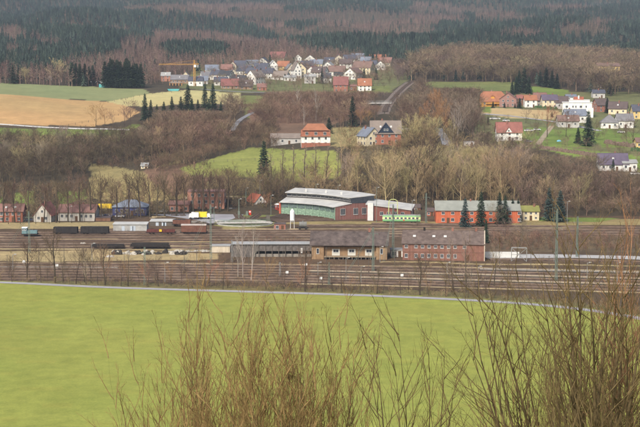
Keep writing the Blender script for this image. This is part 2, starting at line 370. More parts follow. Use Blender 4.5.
ribbon('path', PATH, 3.4, M_path, 0.06)
ribbon('farm_track', [(-120,121),(0,124.3),(20,126),(60,128.2),(100,128.8),(130,130)], 4.5, M_track, 0.12)
ribbon('country_road', [(232,131),(236,124),(241,119),(252,113),(268,107),(292,101)], 3.2, M_asph, 0.12)
ribbon('hill_road', [(438,128),(441,133),(445,139),(447,146)], 5, M_asph, 0.12)
ribbon('village_lane', [(200,89),(240,92),(290,93.5),(330,96)], 4, M_asph, 0.12)
ribbon('garden_lane', [(483,114),(520,117.5),(560,122.5),(600,131)], 4, M_path, 0.12)
ribbon('garden_path', [(552,126),(545,135),(538,145)], 3.0, M_dirt, 0.12)
ribbon('yard_road', [(-120,221),(40,220),(100,215.5),(150,209.5),(170,208.5),(200,208)], 7, M_asph, 0.06)
ribbon('dirt_track', [(185,198),(215,197.5),(245,198.5)], 3, M_dirt, 0.1)
ribbon('station_road', [(484,257),(520,256),(570,256),(640,258),(760,262)], 9, mat('pale_tarmac', (0.36,0.35,0.34), var=0.1, scale=0.3), 0.06, edge=0.15)
# asphalt apron of the engine yard
def sheet(name, img, m, lift):
    P = [gp(*p) for p in img]; me = bpy.data.meshes.new(name); me.from_pydata([(p.x, p.y, max(0, p.z)+lift) for p in P], [], [tuple(range(len(P)))]); me.materials.append(m)
    return tag(link(name, me), kind='structure')
sheet('asphalt_apron', [(150,212.6),(180,211),(232,210.8),(250,212.4),(238,217),(226,221.5),(212,224),(196,220),(168,216),(150,214.5)], mat('worn_asphalt', (0.27,0.265,0.28), var=0.2, scale=0.08, detail=6), 0.03)
# ------------------------------------------------------------------ buildings
M_pane = mat('window_glass', (0.035,0.04,0.05), rough=0.15, var=0.3, spec=0.6)
M_frame = mat('white_window_frame', (0.50,0.50,0.48), rough=0.5, var=0.05)
M_dark = mat('near_black', (0.02,0.018,0.016), var=0.2)
M_wood = mat('weathered_wood', (0.11,0.095,0.08), var=0.25, kind='boards')
M_door = mat('brown_door', (0.10,0.055,0.03), var=0.2)
M_chim = mat('chimney_brick', (0.24,0.11,0.08), var=0.2, kind='brick')
WALLC = dict(dullwhite=(0.47,0.45,0.41), white=(0.74,0.73,0.69), cream=(0.66,0.58,0.40), yellow=(0.64,0.47,0.20), grey=(0.45,0.44,0.42), beige=(0.52,0.46,0.36), brick=(0.30,0.125,0.085), redbrick=(0.40,0.12,0.07),
             orange=(0.60,0.30,0.06), brown=(0.20,0.11,0.07), salmon=(0.38,0.19,0.135), blue=(0.065,0.075,0.19), timber=(0.28,0.19,0.13), redwash=(0.30,0.12,0.08), hotorange=(0.47,0.125,0.06))
ROOFC = dict(slate=(0.075,0.078,0.10), grey=(0.17,0.165,0.17), lightgrey=(0.29,0.29,0.28), red=(0.24,0.10,0.08), terracotta=(0.29,0.125,0.07), brown=(0.17,0.11,0.09), darkbrown=(0.10,0.075,0.07), purple=(0.105,0.085,0.12), bluegrey=(0.16,0.18,0.22),
             greybrown=(0.20,0.165,0.14), pinkred=(0.20,0.085,0.075), moss=(0.20,0.20,0.06), black=(0.05,0.05,0.055), brightred=(0.30,0.10,0.06), rose=(0.21,0.115,0.095))
def wmat(c): return mat('wall_'+c, WALLC[c], var=0.07, scale=0.6, kind='brick' if 'brick' in c else 'wall')
def rmat(c): return mat('roof_'+c, ROOFC[c], var=0.16, scale=0.35, kind='tiles', rough=0.75)
WMESH = {}
def wmesh(w_, h, cols=2):
    k = (round(w_, 1), round(h, 1), cols)
    if k not in WMESH:
        w2, h2 = k[0]/2, k[1]/2; t = 0.09
        b = MB()   # frame stands 5 cm proud of the wall, facing -y
        b.box(-w2, -w2+t, -.06, .02, -h2, h2); b.box(w2-t, w2, -.06, .02, -h2, h2); b.box(-w2+t, w2-t, -.06, .02, h2-t, h2); b.box(-w2+t, w2-t, -.06, .02, -h2, -h2+t)
        for c in range(1, cols): x = -w2+2*w2*c/cols; b.box(x-.03, x+.03, -.055, .02, -h2+t, h2-t)
        b.box(-w2-.08, w2+.08, -.13, .02, -h2-.07, -h2-.003)
        p = MB(); p.box(-w2+.05, w2-.05, -.03, .0, -h2+.05, h2-.05)
        WMESH[k] = (b.mesh('window', M_frame), p.mesh('pane', M_pane))
    return WMESH[k]
def window(parent, x, y, z, w_=1.1, h=1.3, ang=0.0, cols=2):
    a, p = wmesh(w_, h, cols); o = link('window', a, parent, (x, y, z), ang); link('pane', p, o); return o
def roof_gable(L, Wd, hw, hr, ov=0.5, th=0.22):
    b = MB(); x0, x1 = -L/2-ov, L/2+ov; s = hr/(Wd/2); e = Wd/2+ov; ze = hw-ov*s
    for sg in (1, -1):
        P = [(sg*0.0, hw+hr+th), (sg*e, ze+th), (sg*e, ze), (0.0, hw+hr)]
        if sg < 0: P = P[::-1]
        b.prismx(P, x0, x1)
    b.bar((x0+.02, 0, hw+hr+th), (x1-.02, 0, hw+hr+th), .12, 0, 6)
    return b
def roof_hip(L, Wd, hw, hr, ov=0.5, k=1.0):
    s = hr/(Wd/2); e = Wd/2+ov; X = L/2+ov; ze = hw-ov*s+.02; r = max(0.3, L/2-Wd/2*k); z1 = hw+hr+.1
    b = MB(); b.add([(-X,-e,ze),(X,-e,ze),(X,e,ze),(-X,e,ze),(-r,0,z1),(r,0,z1),(-X,-e,ze-.18),(X,-e,ze-.18),(X,e,ze-.18),(-X,e,ze-.18)],
          [(0,1,5,4),(1,2,5),(2,3,4,5),(3,0,4),(6,7,1,0),(7,8,2,1),(8,9,3,2),(9,6,0,3),(9,8,7,6)]); return b
def roof_half(L, Wd, hw, hr, ov=0.5):   # gable with clipped ends
    s = hr/(Wd/2); e = Wd/2+ov; X = L/2+ov; ze = hw-ov*s; c = 0.42; z1 = hw+hr+.15; yc = (Wd/2)*c; zc = hw+hr*(1-c)+.15; r = X-hr*c*0.9
    b = MB(); b.add([(-X,-e,ze),(X,-e,ze),(X,-yc,zc),(r,0,z1),(-r,0,z1),(-X,-yc,zc),(X,e,ze),(-X,e,ze),(X,yc,zc),(-X,yc,zc)],
          [(0,1,2,3,4,5),(6,7,9,4,3,8),(2,8,3),(9,5,4)])
    b.add([(-X,-e,ze-.2),(X,-e,ze-.2),(X,-yc,zc-.2),(r,0,z1-.2),(-r,0,z1-.2),(-X,-yc,zc-.2),(X,e,ze-.2),(-X,e,ze-.2),(X,yc,zc-.2),(-X,yc,zc-.2)],
          [(5,4,3,2,1,0),(8,3,4,9,7,6),(3,8,2),(4,5,9)])
    b.add([(-X,-e,ze-.2),(X,-e,ze-.2),(X,-e,ze),(-X,-e,ze),(-X,e,ze-.2),(X,e,ze-.2),(X,e,ze),(-X,e,ze)], [(0,1,2,3),(7,6,5,4)])
    return b
def house(px, py, wpx, epx, rpx, wall, roof, label, rot=0, d=None, kind='gable', gf=False, name='house', cat='house', wins=True, chim=1, dormers=0, floors=None, group=None, sky=0, cols=None, balcony=False, loc=None):
    """px,py: foot of the front in the photo; widths and heights in its pixels"""
    g = gp(px, py) if loc is None else Vector(loc); Y = g.y; k = Y/F
    Wf = wpx*k; hw = epx*k; hr = rpx*k
    if gf: Wd = Wf; L = d or Wf*1.25; a = R(90+rot)
    else: L = Wf; Wd = d or min(11, max(6, Wf*0.8)); a = R(rot)
    depth = (L if gf else Wd)/2
    # apparent roof rise includes half the depth seen from above
    dep = (H-g.z-hw)/Y
    if not gf: hr = max(1.2, hr-(Wd/2)*max(dep, 0)*1.0)
    ctr = g+Vector((g.x/Y*depth, depth, 0)); zb = g.z
    t = thing(name, (ctr.x, ctr.y, zb), a, label, cat, group)
    b = MB(); 
    if kind in ('gable', 'half'):
        s = 1.0 if kind == 'gable' else 0.6
        if kind == 'gable': prof = [(-Wd/2, -3), (Wd/2, -3), (Wd/2, hw), (0, hw+hr), (-Wd/2, hw)]
        else: prof = [(-Wd/2, -3), (Wd/2, -3), (Wd/2, hw), (Wd*.21, hw+hr*.56), (-Wd*.21, hw+hr*.56), (-Wd/2, hw)]
        b.prismx(prof, -L/2, L/2)
    else: b.box(-L/2, L/2, -Wd/2, Wd/2, -3, hw)
    b.build('wall', wmat(wall), t)
    if kind == 'gable': rb = roof_gable(L, Wd, hw, hr, min(.5, Wd*.06))
    elif kind == 'half': rb = roof_half(L, Wd, hw, hr, .45)
    elif kind == 'hip': rb = roof_hip(L, Wd, hw, hr, .45)
    else: rb = MB().box(-L/2-.15, L/2+.15, -Wd/2-.15, Wd/2+.15, hw-.003, hw+.28)
    ro = rb.build('roof', rmat(roof), t)
    rr = random.Random(int(px*7+py*13))
    if kind != 'flat':
        for c in range(chim):
            cx = L*rr.uniform(-.3, .3); cy = Wd*rr.choice([-.08, .1]); MB().box(cx-.35, cx+.35, cy-.35, cy+.35, hw+hr*.5, hw+hr+rr.uniform(.7, 1.1)).box(cx-.42, cx+.42, cy-.42, cy+.42, hw+hr+1.1, hw+hr+1.22).build('chimney', M_chim, ro)
        sgn = -1 if not gf else (1 if ctr.x > 0 else -1)
        for c in range(dormers):
            x = L*((c+.5)/dormers-.5)*.8; y = -Wd*.30; zz = hw+hr*.30; dw = min(2.4, L/dormers*.5)
            dm = MB().box(x-dw/2, x+dw/2, y-Wd*.08, y+Wd*.16, zz-.3, zz+1.2).build('dormer', wmat(wall), ro)
            MB().prism([(x-dw/2-.2, zz+1.2), (x+dw/2+.2, zz+1.2), (x, zz+1.2+dw*.4)], y-Wd*.10, y+Wd*.2).build('dormer_roof', rmat(roof), t)
        for c in range(sky):
            x = L*((c+.5)/sky-.5)*.7; sl = math.atan2(hr, Wd/2); y = -Wd*.25; zz = hw+hr*.5
            q = MB().box(-.45, .45, -.6, .6, .20, .34).build('skylight', M_frame, ro, (x, y, zz)); q.rotation_euler = (sl, 0, 0)
    if wins:
        nf = floors or max(1, round(hw/3.0)); fh = hw/nf
        nc = cols or max(2, int(L/3.2)); ww, wh = (1.2, 1.35) if fh > 2.2 else (1.0, fh*.5)
        for f in range(nf):
            z = fh*(f+.55)
            for s_, ang in ((-1, 0), (1, math.pi)):
                n_ = Vector((0, s_, 0)); n_.rotate(Matrix.Rotation(a, 3, 'Z'))
                if n_.dot(Vector((-ctr.x, -ctr.y, 0)).normalized()) < -.25: continue
                for c in range(nc):
                    if f == 0 and s_ == -1 and c == nc//2 and not gf: continue
                    window(t, L*((c+.5)/nc-.5)*.92, s_*Wd/2, z, ww, wh, ang)
            for s_, ang in ((-1, -math.pi/2), (1, math.pi/2)):
                n_ = Vector((s_, 0, 0)); n_.rotate(Matrix.Rotation(a, 3, 'Z'))
                if n_.dot(Vector((-ctr.x, -ctr.y, 0)).normalized()) < -.25: continue
                ng = max(2, int(Wd/3.6))
                for c in range(ng): window(t, s_*L/2, Wd*((c+.5)/ng-.5)*.85*(1 if s_ > 0 else -1), z, ww, wh, ang)
                if f == nf-1 and kind in ('gable', 'half') and hr > 2: window(t, s_*L/2, 0, hw+hr*.33, 1.1, 1.2, ang)
        dd = MB().box(-.55, .55, -.07, .02, -.05, 2.1)
        if gf: dd.build('door', M_door, t, (L/2*(1 if False else -1), 0, 0), -math.pi/2)
        else: dd.build('door', M_door, t, (L*((nc//2+.5)/nc-.5)*.92, -Wd/2, 0))
    if balcony:
        bb = MB().box(-L*.3, L*.3, -Wd/2-1.3, -Wd/2-.01, hw*.5-.1, hw*.5+.05); bb.box(-L*.3, L*.3, -Wd/2-1.3, -Wd/2-1.22, hw*.5+.05, hw*.5+1.0); bb.build('balcony', mat('balcony_board', (.45,.22,.06), var=.15), t)
    return t

# --- hillside and valley houses (foot pixel, width, eave, roof rise)
# left row behind the line of street trees
house(12, 222, 25, 11, 7, 'redwash', 'rose', 'long red washed house with faded red roof at the far left edge', rot=2, sky=2, cols=4)
house(46.5, 222, 18, 7, 11, 'dullwhite', 'red', 'white gable fronted house between the red house and the long white row', gf=True, rot=-8, d=11)
house(79, 221, 37, 9, 7.5, 'dullwhite', 'rose', 'long low white terrace with reddish roof beside the steep white gable', rot=-2, cols=7, chim=2)
house(180, 213.5, 20, 9, 3, 'salmon', 'rose', 'low salmon pink building behind bare trees above the asphalt apron', rot=-2, cols=4, name='factory_building', cat='building')
house(207, 212, 37, 20, 1, 'salmon', 'rose', 'tall salmon pink block behind bare trees, at the right end of the pink buildings', kind='flat', cols=5, d=12, name='factory_building', cat='building')
house(131, 215.5, 34, 9, 7, 'blue', 'bluegrey', 'dark blue walled hall with pale blue grey hipped roof behind the street trees', kind='hip', cols=6, floors=1, name='hall', cat='building', chim=0)
house(256, 207, 13, 5, 7, 'white', 'brightred', 'small white house with bright red roof left of the locomotive roundhouse', gf=True, rot=30, d=9)
# lone houses of the middle slope
H1 = house(315.5, 146.5, 29, 10.5, 3.2, 'white', 'terracotta', 'white house with orange hipped mansard roof over a red base on the slope', kind='hip', d=9, cols=4, rot=2, name='villa')
house(286, 144.5, 30, 6.5, 4.2, 'grey', 'greybrown', 'long low barn with grey brown roof joined left of the orange roofed villa', d=7, cols=4, floors=1, name='barn', cat='barn', chim=0)
house(369, 146, 17, 10, 8, 'cream', 'bluegrey', 'cream gabled house with blue grey roof left of the red brick house', gf=True, rot=28, d=10)
HB = house(385.5, 144.5, 30, 11.5, 12, 'redwash', 'greybrown', 'red brick house with grey roof and dark central gable by the road bridge', d=10, cols=4, sky=2, floors=2)
house(508.5, 140.5, 25, 8.5, 9.5, 'white', 'red', 'white cottage with red tiled roof and little front gable, alone below the dry field', d=9, cols=3, chim=1, sky=0)
# right hand hamlet
house(492, 106.5, 24, 5.5, 9.5, 'orange', 'terracotta', 'orange house with broad terracotta roof and dormer at the left end of the hamlet', kind='half', d=12, cols=4, dormers=1, balcony=True)
house(508.5, 107, 17, 8, 6, 'brick', 'rose', 'brown brick gabled house beside the orange house and the spruce', gf=True, rot=-12, d=10)
house(522, 105.5, 11, 7, 3.2, 'brown', 'red', 'small dark red house behind the spruce in the hamlet row', d=8)
house(530, 107.5, 12, 7.5, 4.5, 'white', 'terracotta', 'white garage like house with red roof in the hamlet row', d=8, cols=2)
house(539.5, 106.5, 14, 6.5, 7, 'beige', 'rose', 'beige house with reddish brown roof left of the two dark roofed houses', rot=20, d=9)
house(549, 108.5, 15, 8.5, 5, 'cream', 'purple', 'cream house with dark purple roof behind the green hedge', d=10, cols=3)
house(561, 109, 13, 6.5, 6, 'grey', 'darkbrown', 'grey house with very dark roof between cream house and big white villa', d=10)
house(570.5, 107, 10, 10, 2.2, 'white', 'bluegrey', 'narrow white house with pale blue grey roof against the big white villa', d=8, cols=2)
house(574.5, 122.5, 21, 7, 6, 'white', 'bluegrey', 'white house with blue grey roof directly below the big white villa', d=10, cols=3, sky=1)
house(567.5, 127.5, 21, 6.5, 5.5, 'grey', 'brown', 'grey house with red brown roof in front of the blue grey roofed one', d=9, cols=3, sky=1)
house(601, 112, 14, 7, 6, 'brick', 'darkbrown', 'brown house with dark roof right behind the big white villa', rot=15, d=9)
house(618, 114.5, 18, 6, 6.5, 'cream', 'darkbrown', 'cream house with long dark brown roof right of the spruce beside the white villa', d=10, rot=-15, sky=1)
house(609, 128.5, 17, 6.5, 7, 'white', 'grey', 'white house with grey hipped roof, left one of the joined pair', kind='hip', d=9, rot=-6)
house(624, 128, 16, 7.5, 6.5, 'white', 'grey', 'white house with grey roof, right one of the joined pair beside the lawn', d=10, cols=3)
house(637.5, 119, 12, 8, 6, 'yellow', 'slate', 'yellow house with dark roof at the right edge of the picture', d=9)
house(640, 148, 10, 6, 4, 'yellow', 'brown', 'small yellow cottage behind a dark hedge at the right edge', d=7)
HP = house(612, 171, 29, 7, 10.5, 'white', 'purple', 'white house with large dark purple roof below the bright grass slope', d=11, cols=4, sky=1, rot=-3)
house(628.5, 171.5, 14, 8.5, 1.5, 'white', 'lightgrey', 'low white annex with shallow roof right of the purple roofed house', d=7, cols=3)
house(598, 98, 12, 5, 3, 'grey', 'slate', 'small slate roofed house behind the big white villa', d=8, cols=2)
# big white villa with stepped roof terraces
def white_villa():
    g = gp(578.5, 117); k = g.y/F; t = thing('villa', (g.x, g.y+6, g.z), R(-8), 'big modern white villa with flat roofs and a red roof top room', 'villa')
    W = 29*k; h = 16.5*k
    MB().box(-W/2, W/2, -6, 6, -3, h*.86).box(-W*.28, W*.42, -5, 6, h*.863, h*1.0).box(W*.25, W*.5+.8, -7, -6.003, -3, h*.55).build('wall', wmat('white'), t)
    MB().box(-W/2-.3, W/2+.3, -6.3, 6.3, h*.863, h*.863+.25).box(-W*.28-.2, W*.42+.2, -5.2, 6.2, h+.003, h+.3).build('roof', mat('flat_roof', (.55,.55,.54), var=.1), t)
    MB().prismx([(-3, h+.3), (3, h+.3), (0, h+2.2)], -W*.12, W*.22).build('roof_room', rmat('brightred'), t)
    MB().box(W*.02, W*.07, -2, -1.2, h+.6, h+3.0).build('chimney', wmat('white'), t)
    for x, z in [(-.36,.62),(-.15,.62),(-.05,.62),(.12,.62),(.3,.62),(-.3,.3),(-.1,.3),(.1,.3),(.33,.3)]:
        y = -7 if (x > .3 and z < .5) else -6; window(t, W*x, y, h*z, 1.6 if x in (-.36,.12) else 1.0, 1.5)
    MB().box(-W*.5, -W*.05, -7.3, -6.003, h*.45, h*.45+.15).box(-W*.5, -W*.05, -7.3, -7.24, h*.45+.15, h*.45+1).build('balcony', wmat('white'), t)
white_villa()
# small front gable of the cottage, the dark gable of the red brick house, mansard dormers of the villa
def front_gable(t, x, w_, z0, hgt, y0, y1, wall, roof, nwin=1):
    b = MB().prism([(x-w_/2, z0), (x+w_/2, z0), (x, z0+hgt)], y0, y1).build('front_gable', wall, t)
    s = hgt/(w_/2); q = MB()
    for sg in (-1, 1):
        P = [(x+sg*(w_/2+.3), z0-.3*s), (x, z0+hgt), (x, z0+hgt+.25), (x+sg*(w_/2+.3), z0-.3*s+.25)]
        q.prism(P if sg > 0 else P[::-1], y0-.35, y1)
    q.build('gable_roof', roof, t)
    for i in range(nwin): window(t, x+(i-(nwin-1)/2)*1.4, y0, z0+hgt*.3, .9, 1.0)
k = gp(385.5, 144.5).y/F
front_gable(HB, 0, 15*k, 12*k, 9.5*k, -5.4, 0, mat('dark_blue_boards', (.025,.035,.055), var=.2), rmat('slate'), 2)
k = gp(508, 140).y/F
for o in list(bpy.data.objects):
    if o.get('label', '').startswith('white cottage with red tiled'): front_gable(o, -.5, 7*k, 8.2*k, 5*k, -4.9, 0, wmat('white'), rmat('red'), 1)
k = gp(315.5, 146).y/F
MB().box(-14.4*k, 14.4*k, -4.75, 4.6, -3, 3.6*k).build('red_base', wmat('redwash'), H1)
MB().prismx([(-5.2, 10*k), (5.2, 10*k), (3.6, 16.2*k), (-3.6, 16.2*k)], -14.6*k, 14.6*k).build('mansard', mat('mansard_shingle', (.26,.10,.06), var=.2, kind='tiles'), H1)
MB().add([(-13.5*k,-4.6,16*k),(13.5*k,-4.6,16*k),(13.5*k,4.6,16*k),(-13.5*k,4.6,16*k),(-8*k,0,22.5*k),(8*k,0,22.5*k)], [(0,1,5,4),(1,2,5),(2,3,4,5),(3,0,4),(3,2,1,0)]).build('upper_roof', rmat('terracotta'), H1)
for x in (-9, 0, 9): window(H1, x*k, -5.0, 13.0*k, 1.5, 1.6)

# the village on the far hill: (px, py, width, eave, rise, wall, roof, gable front, rot, label)
VIL = [
 (212,74.5,13,4,4.5,'white','bluegrey',0,8,'white house with pale blue slate roof at the upper left end of the village'),
 (227,73.5,11,4,4,'brick','rose',0,-5,'reddish brick house with rose roof right of the pale blue roofed one'),
 (233,72.5,7,6,3.5,'beige','rose',1,0,'narrow beige gable against the brick house in the top row'),
 (240.5,72,14,5,5,'white','slate',0,-28,'white house with dark roof sloping left, middle of the top row'),
 (252,68,12,3.5,3.5,'white','bluegrey',0,5,'white house with blue grey roof in the village top row'),
 (263.5,66.5,11,4,4,'white','slate',1,-10,'white gable fronted house left of the big red roof'),
 (278.5,62.5,16,4,5.5,'cream','pinkred',0,-22,'large cream house with big red roof, highest in the village'),
 (262,74,14,5,4.5,'white','slate',0,-20,'white house with slate roof below the gable of the top row'),
 (273,73,8,7,4,'white','lightgrey',1,10,'tall narrow white gable with pale roof below the big red roof'),
 (284,72,13,5,4.5,'yellow','terracotta',0,-30,'yellow house with terracotta roof in the middle of the village'),
 (290,76,9,6,5,'beige','grey',1,15,'beige grey gable front right below the yellow house'),
 (298,62.5,7,4,3,'white','grey',1,0,'small white gable between conifer and dark roofs of the top row'),
 (310,64.5,11,4.5,4,'white','slate',1,0,'white gable with dark roof, right part of the top row'),
 (206,80,10,3.5,4,'white','grey',0,20,'low white house with grey roof at the left end of the second row'),
 (218,80,13,4.5,4,'white','slate',0,-20,'white house with dark roof, second in the second row from left'),
 (226,81,13,5,4,'white','black',0,-28,'white house with very dark roof beside the beige gable'),
 (233,80,8,5.5,4,'beige','grey',1,10,'beige gable house in the left half of the second row'),
 (245.5,75.5,14,4,5,'white','slate',0,-30,'white house with wide slate roof, centre left of the village'),
 (254,78.5,14,4.5,5,'yellow','slate',0,-25,'ochre house with long slate roof in the centre of the village'),
 (267,79,14,5,4.5,'white','slate',0,-15,'white house with slate roof behind the white gable of the front row'),
 (239,84.5,14,3.5,4.5,'grey','black',0,-10,'grey house with black roof and skylights behind the red barn roof'),
 (221,85.5,13,3.5,4,'white','slate',0,0,'white bungalow with slate roof left of the red barn roof'),
 (203,84,10,3,4,'grey','bluegrey',0,0,'low grey house with bluish roof at the village left edge'),
 (230,89,17,3,6,'timber','pinkred',0,6,'broad barn like house with red roof in the village front row'),
 (246,89.5,13,3,5.5,'timber','darkbrown',0,4,'dark roofed timber house joined right of the red barn roof'),
 (255.5,84.5,13,6.5,6,'white','greybrown',1,-35,'white gabled house with grey brown roof at front centre of the village'),
 (262,90.5,9,3,3,'brick','rose',0,0,'little brick shed house in front of the white gable, front row'),
 (296,78.5,8,7.5,7,'white','greybrown',1,20,'tall cream white gable, left of the twin gables in the front'),
 (301.5,78,10,8.5,4.5,'cream','brown',1,-5,'tall cream gable with windows, right of the twin gables'),
 (281,80,14,3,5,'white','greybrown',0,-15,'low white house, grey brown roof, left of the twin gables'),
 (290,81,12,3,2,'white','lightgrey',0,0,'white flat roofed garage wing in front of the beige gable'),
 (313.5,76,11,4,4.5,'white','pinkred',1,-20,'white house with red roof right of the twin gables'),
 (320,77.5,14,4.5,5,'white','darkbrown',0,-25,'white house with dark brown roof right of the red roofed gable'),
 (310,83.5,11,6,2,'grey','lightgrey',0,0,'grey block with flat light roof at the front of the village centre'),
 (307,70,12,4,4,'grey','slate',0,10,'grey house with slate roof behind the twin gables'),
 (317,68,12,3.5,4,'cream','bluegrey',0,-10,'cream house with blue grey roof right of the twin gables, upper row'),
 (329,66.5,10,4,4,'grey','slate',0,10,'grey house with dark roof beside the tall conifer'),
 (329,71.5,10,4.5,4,'white','lightgrey',1,-15,'white gable house just right of the village conifer'),
 (338.5,64.5,11,4,4.5,'beige','grey',1,0,'round looking beige gable in the upper right part of the village'),
 (350,64,13,4,4,'white','slate',0,12,'white house with slate roof right of the beige gable, upper row'),
 (358,62,12,3.5,4,'grey','bluegrey',0,-8,'grey house with bluish roof in the highest right row'),
 (346,68.5,12,4,4,'white','darkbrown',0,-6,'white house with dark roof and small windows, right middle row'),
 (366,66.5,10,4,4.5,'grey','bluegrey',0,-10,'grey slate roofed house left below the orange roof'),
 (377.5,62.5,16,2.5,4.5,'beige','terracotta',0,4,'long house with bright orange roof at the upper right of the village'),
 (386,66.5,12,3.5,4.5,'beige','rose',0,-20,'beige house with rose roof at the right end of the village'),
 (380,70,10,4,4,'white','slate',1,0,'white gable with dark roof right of the cream corner house'),
 (372,69,9,3.5,4,'white','slate',0,0,'small white house with slate roof left of the right white gable'),
 (337,76,16,4,5,'white','brown',0,-6,'long white house with brown roof in the right half of the village'),
 (363.5,74.5,19,6,5.5,'cream','brown',0,-24,'big cream house with brown roof, dominating the right part'),
 (354,79.5,13,5.5,4.5,'white','brown',1,-30,'white gabled house with brown roof below the big cream house'),
 (338.5,78,9,2.5,2.5,'grey','black',0,0,'low dark roofed garage below the long white house'),
 (326,83,9,4.5,4,'white','slate',0,20,'white house with slate roof at the front, left of the red brick pair'),
 (341,92,14,6.5,7,'brick','pinkred',0,-4,'red brick house with pinkish red roof, left one of the front pair'),
 (364.5,91,13,5,6,'white','terracotta',0,2,'white house with red roof, right one of the front pair'),
 (353,91,7,4,1.5,'brown','rose',0,0,'low brown shed between the two red roofed front houses'),
 (166,81.5,9,5,3,'salmon','lightgrey',0,0,'small salmon coloured house by the dark pines left of the building site'),
 (180,83.5,17,3.5,4,'timber','grey',0,0,'half finished timber building with grey roof at the building site'),
 (186,83,9,5,5,'cream','greybrown',1,0,'cream gable house left of the yellow crane'),
 (196,86,14,4.5,3.5,'white','slate',0,0,'white house with dark roof at the foot of the yellow crane'),
]
for (px, py, w_, e, r_, wl, rf, gfr, rot, lab) in VIL:
    house(px, py, w_*1.02, e*1.15, r_*1.08, wl, rf, lab, rot=rot, gf=bool(gfr), chim=1, sky=(1 if (px+py) % 2 > 1 and not gfr else 0), group='houses of the far village')
house(607, 84.5, 22, 18, 3, 'yellow', 'brown', 'tall yellow school like building among bare trees on the hill', d=14, cols=6, floors=4, name='school_building', cat='building')
house(572, 66.5, 5, 3, 1.5, 'white', 'lightgrey', 'tiny white hut on the hill wood above the hamlet', d=6, cols=2)
house(49, 80.5, 6, 2.5, 1.2, 'white', 'lightgrey', 'tiny white shed behind the far edge of the green field', d=5, cols=2, name='shed', cat='shed', chim=0)
house(600, 88, 5, 3, 2, 'white', 'grey', 'tiny white house in the wood right of the white villa', d=6, cols=2)
house(471, 101.5, 6, 4, 3, 'white', 'slate', 'tiny white gabled hut at the edge of the wood left of the hamlet', gf=True, d=6)
house(445, 100, 9, 3, 4, 'brown', 'rose', 'small brown roofed cabin half hidden by larches', d=7, rot=-20)
house(469, 146, 10, 3.5, 2, 'white', 'lightgrey', 'small white flat garage by the end of the hill road', kind='flat', d=6, name='garage', cat='garage')
house(145, 168.5, 7, 2.6, 1.6, 'cream', 'lightgrey', 'small pale shed on top of the olive slope', d=5, cols=2, name='shed', cat='shed', chim=0)
# ------------------------------------------------------------------ railway buildings
g = gp(445, 260.5); k = g.y/F
B5 = thing('office_building', (g.x, g.y+6, 0), R(-6), 'long two storey brown brick railway building with grey brown roof', 'building')
L = 82*k; hw = 17*k
mB = mat('brown_brick', (.19,.088,.062), col2=(.225,.11,.08), var=.12, scale=.5, kind='brick'); mR = mat('worn_tiles', (.105,.078,.066), col2=(.135,.102,.088), var=.18, scale=.6, kind='tiles')
MB().prismx([(-6,-1),(6,-1),(6,hw),(0,hw+3.7),(-6,hw)], -L/2, L/2).build('wall', mB, B5)
MB().box(-L/2-.02, L/2+.02, -6.06, 6.06, hw*.47, hw*.47+.25).build('cornice', mat('dark_brick_band', (.15,.08,.06), var=.2), B5)
MB().box(L/2+.003, L/2+.25, -6.2, 6.2, -1, hw+.1).prismx([(-6.2,hw+.1),(6.2,hw+.1),(0,hw+4.1)], L/2+.003, L/2+.25).build('gable_wall', wmat('beige'), B5)
ro = roof_gable(L, 12, hw, 3.7, .4).build('roof', mR, B5)
for x, c in ((-.24, M_dark), (.11, M_chim), (.40, M_chim)): MB().box(L*x-.35, L*x+.35, -.3, .4, hw+3.2, hw+4.9).build('chimney', c, ro)
for x in (-.36, -.12, .02): q = MB().box(-.5, .5, -.5, .5, .2, .32).build('skylight', M_frame, ro, (L*x, -2.8, hw+2.0)); q.rotation_euler = (math.atan2(3.7, 6), 0, 0)
for i, x in enumerate((-.455, -.335, -.255, -.175, -.095, -.015, .065, .145, .26, .38)):
    if i < 9: window(B5, L*x, -6, hw*.82, 1.05, 1.15)
    if i < 8: window(B5, L*x, -6, hw*.27, 1.05, 1.35)
MB().box(-.6, .6, -.07, .02, 0, 2.2).build('door', M_door, B5, (L*.30, -6, 0))
for y in (-3, 3): window(B5, L/2+.25, y, hw*.8, 1.0, 1.1, math.pi/2)
# goods shed
g = gp(350, 259.5); k = g.y/F; L = 76*k
B3 = thing('goods_shed', (g.x, g.y+6.5, 0), R(-2), 'ochre brick goods shed with large brown tiled roof on a raised platform', 'shed')
mO = mat('ochre_brick', (.25,.155,.082), col2=(.30,.20,.11), var=.14, scale=.6, kind='brick'); hw = 5.2
mR3 = mat('old_tiles', (.075,.058,.052), col2=(.115,.09,.08), var=.22, scale=.5, kind='tiles')
b = MB().box(-L/2+4.2, L/2-3.8, -5, 6, 1.1, hw)
b.box(-L/2, -L/2+4.2-.003, -6.4, 6, -.5, hw).box(L/2-3.8+.003, L/2, -6.4, 6, -.5, hw)
b.prismx([(-6,hw+.003),(6,hw+.003),(0,hw+3.4)], -L/2, L/2).build('wall', mO, B3)
roof_gable(L, 13, hw, 3.6, .7).build('roof', mR3, B3)
b = MB().box(-L/2+4.3, L/2-3.9, -6.9, -5.003, .8, 1.09)
b.build('loading_platform', mat('platform_planks', (.24,.19,.13), var=.2), B3)
for i in range(12): x = -L/2+4.6+i*(L-8.8)/11; MB().box(x-.15, x+.15, -6.8, -6.5, -.2, .8).build('post', M_wood, B3)
for x in (-.18, .03, .26):
    MB().box(L*x-1.35, L*x+1.35, -5.12, -5.003, 1.2, 3.5).build('shed_door', mat('pale_door', (.50,.49,.44), var=.1), B3); window(B3, L*x, -5.13, 2.8, 1.9, 1.1)
window(B3, -L/2+2.1, -6.4, 2.9, .9, 1.9, cols=1); window(B3, L/2-1.9, -6.4, 2.9, .9, 1.9, cols=1)
